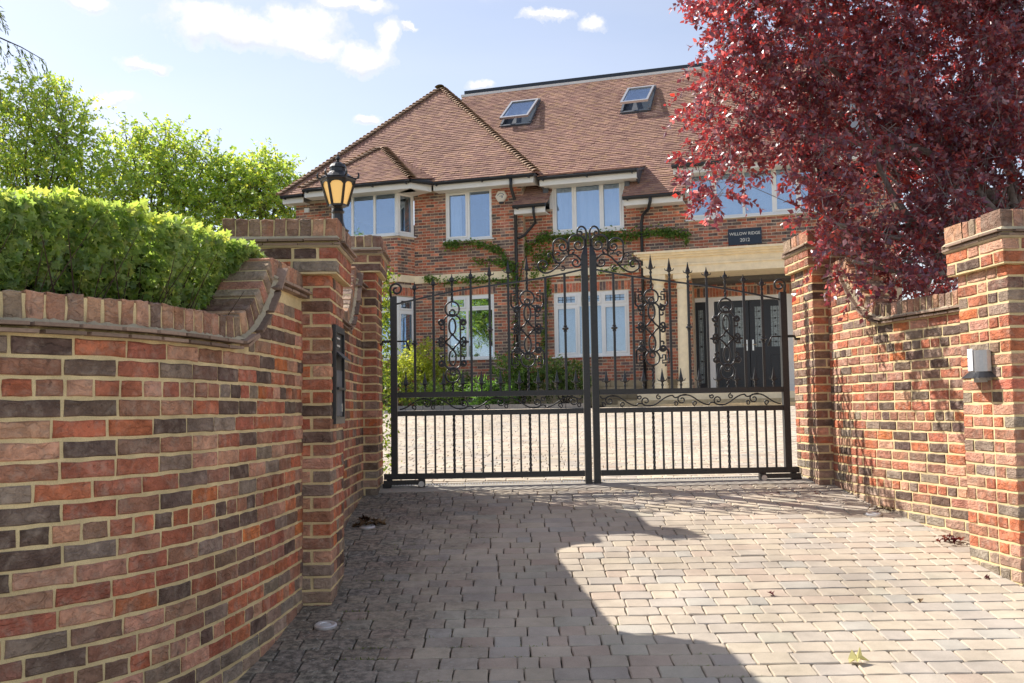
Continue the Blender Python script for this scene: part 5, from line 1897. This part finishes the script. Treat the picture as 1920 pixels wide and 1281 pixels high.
M['plum_o'] = leaf_mat('plum_leaf', 'obj', (3.1, .8, .65), .35, .34, 1.0); M['plum_a'] = leaf_mat('plum_leaf_joined', 'attr', (3.1, .8, .65), .35, .34, 1.0)
M['green_o'] = leaf_mat('green_leaf', 'obj', (1.8, 1.7, .8), .56, .42, .45); M['green_a'] = leaf_mat('green_leaf_joined', 'attr', (1.8, 1.7, .8), .56, .42, .45)

# ---- purple leaved plum over the right-hand wall
PLUM = [((2.08, 8.6, 5.04), 0.45), ((1.97, 8.5, 4.39), 0.42), ((1.8, 8.3, 3.91), 0.28), ((1.68, 8.2, 3.62), 0.12), ((2.06, 8.3, 3.7), 0.15), ((2.59, 8.8, 4.81), 0.69), ((2.56, 8.6, 4.13), 0.38), ((3.14, 9.0, 5.17), 0.78), ((3.07, 8.6, 4.27), 0.68), ((2.85, 8.3, 3.62), 0.41), ((2.64, 8.1, 3.25), 0.27), ((2.5, 8.0, 3.08), 0.14), ((3.02, 8.2, 3.18), 0.36), ((3.14, 8.1, 2.94), 0.18), ((2.74, 8.05, 2.94), 0.1), ((3.5, 8.4, 3.38), 0.42), ((3.79, 8.8, 4.17), 0.76), ((4.19, 9.2, 5.03), 1.0), ((4.44, 9.0, 3.97), 0.45), ((4.13, 8.6, 3.41), 0.16), ((2.24, 8.8, 5.55), 0.49), ((3.25, 9.2, 6.16), 0.85), ((4.34, 9.4, 6.24), 1.02), ((5.14, 9.6, 4.89), 0.94), ((1.7, 8.4, 4.64), 0.13), ((1.58, 8.3, 4.16), 0.1), ((3.52, 8.0, 3.61), 0.18), ((2.32, 8.3, 3.69), 0.04), ((4.14, 8.8, 3.5), 0.25), ((4.65, 9.2, 3.67), 0.27), ((3.67, 8.5, 3.13), 0.24), ((4.02, 8.6, 3.88), 0.34), ((4.71, 9.4, 3.46), 0.18), ((3.35, 8.3, 2.83), 0.13), ((3.51, 8.5, 2.77), 0.15), ((3.88, 8.8, 2.98), 0.23), ((4.36, 9.1, 3.31), 0.24), ((3.29, 8.4, 2.73), 0.07), ((3.69, 8.9, 3.02), 0.38), ((3.33, 8.7, 2.91), 0.23), ((4.12, 9.1, 3.19), 0.39), ((4.76, 9.6, 3.44), 0.38)]
ptree = thing('plum_tree', 'purple leaved plum tree with red glowing leaves hanging over the right wall', 'tree', (4.9, 9.1, float(gz(9.1))))
forks = [np.array((4.75, 9.05, 2.9)), np.array((4.6, 8.95, 3.3))]
m = MB(); P, rr = limb((4.9, 9.1, 1.0), forks[1], .15, .10, .05); m.tube(P, rr, 10); m.build('trunk', M['bark'], ptree, smooth=True)
mains = []
for k, b in enumerate(PLUM):
    if k % 2 == 0 and k not in (2, 4, 24, 26):
        P, rr = limb(forks[1] if k % 4 else forks[0], np.array(b[0]), .055, .014, .22, 12); mains.append(P)
        m = MB(); m.tube(P, rr, 6); m.build('branch', M['twig'], ptree, smooth=True)
tw2 = []
for k in range(420):
    Pm = mains[VR.randint(len(mains))]; s = Pm[VR.randint(4, len(Pm))]
    b = PLUM[VR.randint(len(PLUM))]
    if np.linalg.norm(np.array(b[0]) - s) > 1.4: continue
    e = np.array(b[0]) + unit(VR.normal(size=3)) * b[1] * VR.uniform(.4, .95)
    mid = (s + e) / 2 + VR.normal(size=3) * .10
    tw2.append((s, mid, e))
twig_mesh(ptree, tuple(np.array([t[i] for t in tw2]) for i in range(3)), .0065, M['twig'], name='small_branches')
clump = []
for _k in range(700):
    _b = PLUM[VR.choice(len(PLUM), p=np.array([b[1] ** 2.2 for b in PLUM]) / sum(b[1] ** 2.2 for b in PLUM))]
    _d = unit(VR.normal(size=3))
    clump.append((tuple(np.array(_b[0]) + _d * _b[1] * (.35 + .62 * VR.rand() ** .7)), VR.uniform(.10, .24)))
P, ax, nr, sz, bi, tw = sprigs(clump, 5200, 17, .22, .058, .35, .15, .05, nz=.3, nj=.9)
pc_ = tint(len(P), [(.18, .080, .105), (.23, .070, .078), (.13, .075, .110), (.30, .09, .065), (.44, .33, .34)], [.30, .25, .26, .10, .09])  # the palest leaves carry sun glints in their colour
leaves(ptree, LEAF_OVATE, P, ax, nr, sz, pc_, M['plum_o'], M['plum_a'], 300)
twig_mesh(ptree, tw, .0035, M['twig'], .8)

# ---- clipped hedge behind the left wall
hedge = thing('hedge', 'clipped green hedge with lobed leaves growing over the curved left wall', 'hedge', (-1.9, 4.6, .55))
ns = 19000
s = VR.uniform(.10, 3.4, ns)
q = [LEFT_PATH.at(v) for v in s]
pp = np.array([a[0] for a in q]); tt = np.array([a[1] for a in q]); nn = np.stack([-tt[:, 1], tt[:, 0]], 1)
u = VR.rand(ns)
isfront = u < .56
lump = .025 * np.sin(s * 7.3) + .025 * np.sin(s * 15.1 + 1.3) + .02 * np.sin(s * 31 + .4)
lowz = np.array([ramp_top(2.245, 2.60, .66, 1.22)(v) for v in s]) - .02
ztop = 2.665 - .055 * np.clip((s - 1.0) / 1.4, 0, 1) + .012 * np.sin(s * 4) + .3 * lump - np.where(s < .45, (.45 - s) ** 2 * 1.0, 0)
hz = lowz + (ztop - lowz) * VR.rand(ns) ** .9
fz = (hz - lowz) / np.maximum(ztop - lowz, .05)
depth_f = .13 + lump + .10 * (1 - fz) + .06 * np.clip(fz - .75, 0, 1) * 4 * .5 + np.abs(VR.normal(0, .04, ns))
depth_t = .16 + VR.rand(ns) * .85
dep = np.where(isfront, depth_f, depth_t)
zz = np.where(isfront, hz, ztop + VR.normal(0, .014, ns) + .012 * np.sin(depth_t * 9 + s * 5))
base = np.stack([pp[:, 0] - nn[:, 0] * dep, pp[:, 1] - nn[:, 1] * dep, zz], 1)
keep = (base[:, 2] > lowz - .01) & ~((s < .66) & (dep < .10))
outw = np.where(isfront[:, None], np.stack([nn[:, 0], nn[:, 1], np.full(ns, .35)], 1), np.array([0, 0, 1.0]))
ax = unit(outw * .5 + VR.normal(size=(ns, 3)) * .6 + np.array([0, 0, -.25]) * isfront[:, None])
nr = unit(outw + VR.normal(size=(ns, 3)) * .6)
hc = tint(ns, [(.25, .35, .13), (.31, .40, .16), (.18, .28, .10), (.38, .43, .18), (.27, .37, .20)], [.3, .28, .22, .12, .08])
hc = np.where((~isfront)[:, None], hc * np.array([1.3, 1.2, 1.0]), hc)  # sunlight on the hedge top put into the leaf colour
sz = VR.uniform(.026, .048, ns)
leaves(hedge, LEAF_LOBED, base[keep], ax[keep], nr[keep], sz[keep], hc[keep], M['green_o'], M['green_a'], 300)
# inner leaves and stems; the leaves' dark colour puts shade into the gaps
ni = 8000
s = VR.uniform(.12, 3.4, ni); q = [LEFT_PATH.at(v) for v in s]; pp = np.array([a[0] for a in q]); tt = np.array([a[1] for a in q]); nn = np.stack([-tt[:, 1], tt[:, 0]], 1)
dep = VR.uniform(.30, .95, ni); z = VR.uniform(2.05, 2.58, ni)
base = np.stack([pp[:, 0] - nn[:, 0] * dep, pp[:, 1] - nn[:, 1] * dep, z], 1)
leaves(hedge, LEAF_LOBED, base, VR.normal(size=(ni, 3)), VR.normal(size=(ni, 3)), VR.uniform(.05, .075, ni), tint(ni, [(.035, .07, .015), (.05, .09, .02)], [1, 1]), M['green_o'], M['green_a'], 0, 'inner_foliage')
a = []
for k in range(330):
    v = VR.uniform(1.15, 3.3); p, t = LEFT_PATH.at(v); n = np.array([-t[1], t[0]]); d0 = VR.uniform(.25, .6)
    p0 = np.array([p[0] - n[0] * d0, p[1] - n[1] * d0, 2.0]); p2 = p0 + np.array([VR.normal(0, .12), VR.normal(0, .12), VR.uniform(.30, .55)]) + np.array([n[0], n[1], 0]) * VR.uniform(-.1, .25)
    a.append((p0, (p0 + p2) / 2 + VR.normal(0, .04, 3), p2))
twig_mesh(hedge, tuple(np.array([t[i] for t in a]) for i in range(3)), .005, M['dtwig'], name='stems')


# ---- trees beyond the left wall
def broad_tree(name, label, base, blobs, count, per, size, length, palette, weights, singles, group=None, droop=.25, cat='tree', trunk=.16, tmpl=LEAF_BROAD, up=.25, shell=.35):
    t = thing(name, label, cat, tuple(base), group)
    crown_c = np.mean([np.array(b[0]) for b in blobs], 0)
    m = MB(); P, rr = limb(base, (base[0] + (crown_c[0] - base[0]) * .6, base[1] + (crown_c[1] - base[1]) * .6, crown_c[2]), trunk, trunk * .35, .25); m.tube(P, rr, 8); m.build('trunk', M['bark'], t, smooth=True)
    for b in blobs:
        Q, rr = limb(P[VR.randint(3, 7)], b[0], trunk * .35, trunk * .08, .25, 8); m = MB(); m.tube(Q, rr, 5); m.build('branch', M['bark'], t, smooth=True)
    L_, ax, nr, sz, bi, tw = sprigs(blobs, count, per, length, size, droop, shell, up)
    leaves(t, tmpl, L_, ax, nr, sz, tint(len(L_), palette, weights), M['green_o'], M['green_a'], singles)
    twig_mesh(t, tw, .012, M['bark'], .6)
    return t


BIRCH = [(.36, .48, .13), (.45, .54, .14), (.28, .41, .12), (.56, .57, .14), (.24, .37, .12)]
BW = [.3, .26, .2, .12, .12]
BLOBS = [('birch_tree', 'tall pale green birch nearest the left edge behind the hedge', (-15.64, 33.0), [((-15.79, 33.0, 11.88), 1.22), ((-16.49, 33.0, 11.0), 1.22), ((-14.45, 32.0, 11.04), 1.04), ((-14.19, 33.0, 10.6), 0.87), ((-15.58, 33.0, 9.73), 1.39), ((-14.21, 33.5, 9.46), 1.06), ((-16.45, 33.0, 9.03), 1.39), ((-14.86, 33.0, 8.47), 1.04), ((-16.16, 33.0, 12.7), 0.61), ((-14.74, 33.0, 12.23), 0.49)], 1500), ('birch_tree', 'yellowing birch in the middle of the row behind the hedge', (-11.3, 33.0), [((-11.54, 33.0, 10.38), 0.96), ((-12.42, 33.0, 10.04), 0.96), ((-10.65, 33.0, 9.83), 1.04), ((-11.53, 32.5, 8.85), 1.37), ((-13.11, 33.0, 8.98), 1.04), ((-10.12, 33.0, 8.93), 1.04), ((-11.54, 33.0, 11.01), 0.49), ((-12.6, 33.0, 10.9), 0.43), ((-9.95, 33.0, 10.09), 0.52), ((-10.82, 33.0, 8.23), 1.04)], 1350), ('birch_tree', 'yellow green birch beside the house roof', (-8.18, 33.0), [((-8.19, 33.0, 9.43), 0.83), ((-8.89, 33.0, 9.27), 0.78), ((-7.57, 33.0, 9.33), 0.56), ((-7.89, 32.5, 8.53), 1.03), ((-9.06, 33.0, 8.47), 1.04), ((-8.1, 33.0, 10.0), 0.43), ((-7.22, 33.0, 8.53), 0.52), ((-9.42, 33.0, 9.63), 0.43)], 950)]
for (nm, lab, bs, bl, cnt) in BLOBS:
    broad_tree(nm, lab, (bs[0], bs[1], 1.75), bl, int(cnt * .74), 12, .135, .8, BIRCH, BW, 100, 'birches behind the left hedge')

# garden trees further left, which the ground floor windows mirror
src = [o for o in bpy.data.objects if o.parent is None and o.name.startswith('birch_tree')][1]
for k, (x, y, lab) in enumerate(((-17.0, 13.0, 'green garden tree mirrored in the two-light ground floor window'), (-21.5, 8.0, 'garden tree mirrored dimly beside the brick corner'), (-16.0, 5.0, 'garden tree mirrored at the right of the two-light window'), (-26.0, 13.5, 'far garden tree mirrored in the bay window'))):
    t = thing('garden_tree', lab, 'tree', (x, y, float(gz(y))), 'garden trees left of the drive')
    t.rotation_euler = (0, 0, 1.1 * k + .6); t.scale = (.85, .85, .85)
    for ch in src.children:
        if ch.name.startswith('leaf'): continue
        c = ch.copy(); c.parent = t; COL.objects.link(c)

# drooping conifer at the left edge
CON = ((-20.74, 34.0), 8.3)
con = thing('conifer', 'dark drooping conifer at the top left edge behind the birches', 'tree', (CON[0][0], CON[0][1], 1.75))
m = MB(); m.tube([(CON[0][0], CON[0][1], 1.5), (CON[0][0] + .1, CON[0][1], 9), (CON[0][0], CON[0][1], 25)], [.4, .3, .05], 8); m.build('trunk', M['bark'], con)
lines = []
for k in range(110):
    h = 4.0 + 20.0 * (k / 110.0); reach = CON[1] * (1 - (h - 5) / 23.0) * VR.uniform(.75, 1.1); an = VR.uniform(0, 6.283)
    p0 = np.array([CON[0][0], CON[0][1], h]); d = np.array([math.cos(an), math.sin(an), 0])
    pts = [p0 + d * reach * t + np.array([0, 0, .9 * t - 1.9 * t * t]) for t in np.linspace(0, 1, 7)]
    m = MB(); m.tube(pts, np.linspace(.06, .012, 7), 5); m.build('branch', M['bark'], con)
    lines.append(pts)
Bs, Ax, Nr, Sz = [], [], [], []
for pts in lines:
    pts = np.array(pts)
    for j in range(34):
        t = VR.uniform(.2, 1) * 6; i = min(int(t), 5); p = pts[i] + (pts[i + 1] - pts[i]) * (t - i)
        dr = unit(pts[i + 1] - pts[i]); sd = unit(np.cross(dr, [0, 0, 1.0])) * VR.choice([-1, 1])
        for q in range(12):
            ql = q / 12.0
            b = p + sd * ql * .5 + dr * ql * .25 + np.array([0, 0, -.45 * ql - .35 * ql * ql]) + VR.normal(0, .03, 3)
            Bs.append(b); Ax.append(sd * .5 + dr * .5 + np.array([0, 0, -.7]) + VR.normal(0, .35, 3)); Nr.append(VR.normal(0, 1, 3) + np.array([0, 0, .6])); Sz.append(VR.uniform(.14, .26))
leaves(con, LEAF_NEEDLE, np.array(Bs), np.array(Ax), np.array(Nr), np.array(Sz) * np.array([1.0]), tint(len(Bs), [(.07, .10, .045), (.09, .12, .055), (.10, .11, .05)], [1, 1, .6]), M['green_o'], M['green_a'], 0)

# ---- forecourt planting
M['soil'] = plain_mat('bed_soil', (.05, .04, .03), .95, .1, 0, .3, 30, .6, .02)
bed = MB(); hbox(bed, (-6.5, MB_, 1.6), (2.75, 3.05, 1.84)); o = bed.build('flower_bed', M['soil']); o['kind'] = 'structure'
kr = thing('kerb', 'low grey stone kerb edging the flower bed in front of the house', 'kerb', tuple(hw(np.array((-1, 3.1, 1.8)))))
a = -6.5
while a < 2.7:
    l = RNG.uniform(.42, .5); hpart('kerb_stone', M['granite'], (a, 3.06, 1.6), (a + l - .012, 3.2, 1.905 + RNG.uniform(-.004, .004)), kr); a += l


def shrub(label, ca, cb, r, hgt, count, per, size, palette, weights, tmpl=LEAF_OVATE, spread=1.0, length=.22, group=None, zb=1.84):
    bl = []
    for k in range(7):
        an = VR.uniform(0, 6.28); rr = r * VR.uniform(.1, .6)
        bl.append((tuple(hw(np.array((ca + rr * math.cos(an) * spread, cb + rr * math.sin(an) * .6, zb + hgt * VR.uniform(.35, .78))))), r * VR.uniform(.38, .55)))
    root = tuple(hw(np.array((ca, cb, zb))))
    t = thing('shrub', label, 'shrub', root, group)
    for b in bl:
        Q, rr = limb(root, b[0], .02, .006, .06, 6); m = MB(); m.tube(Q, rr, 5); m.build('stem', M['bark'], t)
    L_, ax, nr, sz, bi, tw = sprigs(bl, count, per, length, size, .2, .3, .35)
    k = L_[:, 2] > zb - .02
    leaves(t, tmpl, L_[k], ax[k], nr[k], sz[k], tint(int(k.sum()), palette, weights), M['green_o'], M['green_a'], 60)
    return t


YG = [(.38, .43, .09), (.46, .48, .12), (.28, .35, .08)]
MG = [(.15, .24, .07), (.20, .30, .09), (.11, .19, .06)]
DG = [(.11, .18, .06), (.14, .21, .07), (.17, .24, .09)]
shrub('yellow green feathery shrub in front of the ground floor bay window', -1.95, 1.3, .85, 1.55, 420, 14, .075, YG, [1, 1, 1], length=.28)
shrub('dark green shrub beside the left pier behind the gate', -2.9, 1.6, .7, .95, 200, 14, .07, MG, [1, 1, 1])
shrub('grey green bush under the two-light window', -.75, 1.6, .65, .8, 180, 14, .06, DG, [1, 1, 1])
shrub('rounded green bush right of the brick corner behind the gate', .75, 1.5, .85, 1.25, 380, 14, .065, MG, [1, 1, 1])
shrub('leafy green bush below the leaded window', 1.75, 1.6, .72, 1.1, 300, 14, .065, DG, [1, 1, 1])
shrub('low bright green tussock at the kerb behind the gate', .35, 2.5, .55, .5, 200, 12, .11, [(.11, .22, .06), (.09, .18, .05)], [1, 1], LEAF_NEEDLE, 1.5, .2)
shrub('low green tussock at the left end of the kerb', -1.2, 2.5, .55, .45, 170, 12, .10, [(.10, .17, .05), (.12, .2, .06)], [1, 1], LEAF_NEEDLE, 1.5, .2)

# climber on the house front
iv = thing('climbing_plant', 'green creeper trained along the brick front between the two floors', 'climber', tuple(hw(np.array((.5, .05, 1.84)))))
RUNS = [([(0.11, 0.03, 1.9), (0.07, 0.03, 3.49), (0.13, 0.03, 4.55), (0.31, 0.03, 5.35), (0.4, -0.17, 5.77), (0.33, -0.17, 6.18)], 60, 0.05), ([(0.14, 0.03, 5.09), (-0.24, 0.03, 5.78), (-0.81, 0.03, 6.02), (-1.74, 0.03, 6.02)], 440, 0.06), ([(0.24, 0.03, 5.35), (-0.39, 0.03, 5.52), (-0.96, 0.03, 5.56)], 340, 0.06), ([(0.16, 0.03, 4.95), (-0.82, 0.03, 5.09), (-1.69, 0.03, 5.09), (-2.28, 0.03, 5.19)], 320, 0.05), ([(0.33, -0.17, 5.78), (0.82, -0.17, 6.08), (1.64, -0.17, 6.03), (2.59, -0.17, 5.96), (3.25, -0.17, 5.98)], 560, 0.08), ([(3.25, -0.17, 6.02), (3.77, -0.17, 6.0), (4.47, -0.17, 5.9)], 560, 0.06), ([(0.53, -0.17, 5.63), (1.09, -0.17, 5.59), (0.52, -0.17, 5.09)], 400, 0.11), ([(0.94, -0.17, 5.07), (0.86, -0.17, 4.27), (0.77, -0.17, 3.34)], 200, 0.06), ([(4.34, -0.17, 5.91), (4.37, -0.17, 5.62)], 150, 0.05), ([(0.76, -0.17, 2.68), (0.86, -0.17, 4.54)], 120, 0.05), ([(1.62, -0.17, 5.03), (2.97, -0.17, 5.22), (3.1, -0.17, 5.47)], 120, 0.05)]
Bs, Ax, Nr, Sz = [], [], [], []
for (pts, dens, w) in RUNS:
    P = np.array(pts, float)
    m = MB(); m.tube(hw(P), .012, 5); m.build('stem', M['dtwig'], iv)
    seg = np.linalg.norm(np.diff(P, axis=0), axis=1); tot = seg.sum(); cum = np.r_[0, np.cumsum(seg)]
    for k in range(int(dens * tot)):
        t = VR.uniform(0, tot); p = np.array([np.interp(t, cum, P[:, i]) for i in range(3)])
        cl = .55 + .45 * math.sin(t * 6 + p[2] * 9) * math.sin(t * 2.3)
        if VR.rand() > max(cl, .25): continue
        p = p + np.array([VR.normal(0, w * .6), abs(VR.normal(0, .05)) + .02, VR.normal(0, w)])
        Bs.append(hw(p)); Ax.append(HD * VR.normal(0, .6) + HN * .5 + np.array([0, 0, -.5 + VR.normal(0, .4)])); Nr.append(HN + np.array([0, 0, .7]) + VR.normal(0, .45, 3)); Sz.append(VR.uniform(.05, .10))
Bs = np.array(Bs)
leaves(iv, LEAF_OVATE, Bs, np.array(Ax), np.array(Nr), np.array(Sz), tint(len(Bs), [(.13, .23, .05), (.17, .28, .06), (.09, .17, .04), (.26, .32, .08)], [1, 1, .8, .35]), M['green_o'], M['green_a'], 150)

# climber at the back of the far left pier
cv = thing('climbing_plant', 'yellow green creeper on the courtyard side of the pier left of the gate', 'climber', (-1.2, 9.42, 1.15))
Bs = np.stack([VR.normal(-1.17, .035, 900), VR.uniform(9.36, 9.52, 900), 1.2 + 1.95 * VR.rand(900) ** .8], 1)
leaves(cv, LEAF_OVATE, Bs, VR.normal(size=(900, 3)) + np.array([.4, 0, -.4]), VR.normal(size=(900, 3)) + np.array([.6, -.2, .6]), VR.uniform(.025, .05, 900), tint(900, [(.14, .2, .04), (.2, .25, .05), (.08, .14, .03)], [1, 1, 1]), M['green_o'], M['green_a'], 40)
m = MB(); m.tube([(-1.25, 9.42, 1.12), (-1.22, 9.44, 2.0), (-1.24, 9.42, 3.1)], .012, 5); m.build('stem', M['dtwig'], cv)

# ---- fallen leaves and moss
M['dead_o'] = leaf_mat('dead_leaf', 'obj', (1, .8, .6), .15, .7, .2)


def fallen(label, x, y, n, spread, size, cols, cat='fallen leaf', lift=.012):
    t = thing('fallen_leaf' if n == 1 else 'leaf_litter', label, cat, (x, y, float(gz(y))))
    me = bpy.data.meshes.new('leaf')
    T, F = LEAF_LOBED
    V = T.copy(); V[:, 2] = V[:, 2] * 3.2 + .06 * np.sin(V[:, 0] * 9)
    me.from_pydata(V.tolist(), [], F); me.materials.append(M['dead_o'])
    for k in range(n):
        dx, dy = (0, 0) if n == 1 else VR.normal(0, spread, 2)
        px, py = x + dx, y + dy * .7
        an = VR.uniform(0, 6.28); s = size * VR.uniform(.7, 1.3)
        Rm = Matrix.Rotation(math.atan(SLOPE), 3, 'X') @ Matrix.Rotation(VR.normal(0, .25), 3, 'X') @ Matrix.Rotation(VR.normal(0, .25), 3, 'Y') @ Matrix.Rotation(an, 3, 'Z')
        o = bpy.data.objects.new('leaf', me)
        o.matrix_basis = Matrix.LocRotScale(Vector((dx, py - y, float(gz(py)) - float(gz(y)) + lift + (0 if n == 1 else VR.uniform(0, .03)))), Rm.to_quaternion(), Vector((s, s, s)))
        c = np.array(cols[VR.randint(len(cols))]) * VR.uniform(.7, 1.2); o.color = (*c, 1); o.parent = t; COL.objects.link(o)


RED = [(.14, .02, .02), (.10, .02, .025), (.2, .04, .02)]
BRN = [(.10, .06, .03), (.16, .10, .05), (.07, .04, .025), (.2, .14, .08)]
fallen('pale yellow fallen leaf on the sunlit drive near the bottom', 1.555, 4.85, 1, 0, .10, [(.5, .46, .2)])
fallen('curled dark red leaf alone on the sunlit paving', 1.44, 5.88, 1, 0, .06, RED)
fallen('small dark leaf on the sunny paving left of the right-hand pier', 2.25, 5.72, 1, 0, .05, BRN)
fallen('purple leaf at the foot of the right foreground pier', 2.80, 6.13, 1, 0, .05, RED)
fallen('little heap of red leaves where the right wall meets the near pier', 2.93, 6.93, 14, .035, .05, RED, 'leaf litter')
fallen('heap of brown leaves behind the ground light by the left wall', -1.09, 7.74, 16, .05, .075, BRN, 'leaf litter')
fallen('brown leaves along the foot of the right wall beside the ground light', 2.86, 7.92, 14, .06, .05, BRN, 'leaf litter')
fallen('few scattered leaves on the paving by the right gate pier', 2.3, 8.5, 9, .25, .035, BRN + RED, 'leaf litter')
# moss cushions in the joints
mo = thing('moss', 'bright green moss in the paving joints beside the left pier', 'moss', (-.5, 5.0, float(gz(5.0)))); mo['kind'] = 'stuff'
Bs = []
for (x, y, n) in ((-.72, 5.02, 90), (-.35, 5.15, 30), (.05, 5.0, 40), (-.75, 7.0, 40), (-.5, 6.6, 40), (-.2, 7.3, 40), (-.9, 5.6, 50), (-.4, 4.75, 40), (.5, 5.4, 25), (.9, 4.9, 30), (1.0, 4.6, 25), (-.85, 6.3, 50)):
    for k in range(n):
        yy = round((y + VR.normal(0, .05) - 2.6) / (ROW * math.cos(math.atan(SLOPE))) - .5) * ROW * math.cos(math.atan(SLOPE)) + 2.6 + ROW * .497
        Bs.append((x + VR.normal(0, .07), yy + VR.normal(0, .004), 0))
Bs = np.array(Bs); Bs[:, 2] = gz(Bs[:, 1]) - .004
leaves(mo, LEAF_NEEDLE, Bs, VR.normal(size=(len(Bs), 3)) * .8 + np.array([0, 0, .6]), VR.normal(size=(len(Bs), 3)), VR.uniform(.010, .02, len(Bs)), tint(len(Bs), [(.10, .16, .02), (.16, .22, .03)], [1, 1]), M['green_o'], M['green_a'], 0)
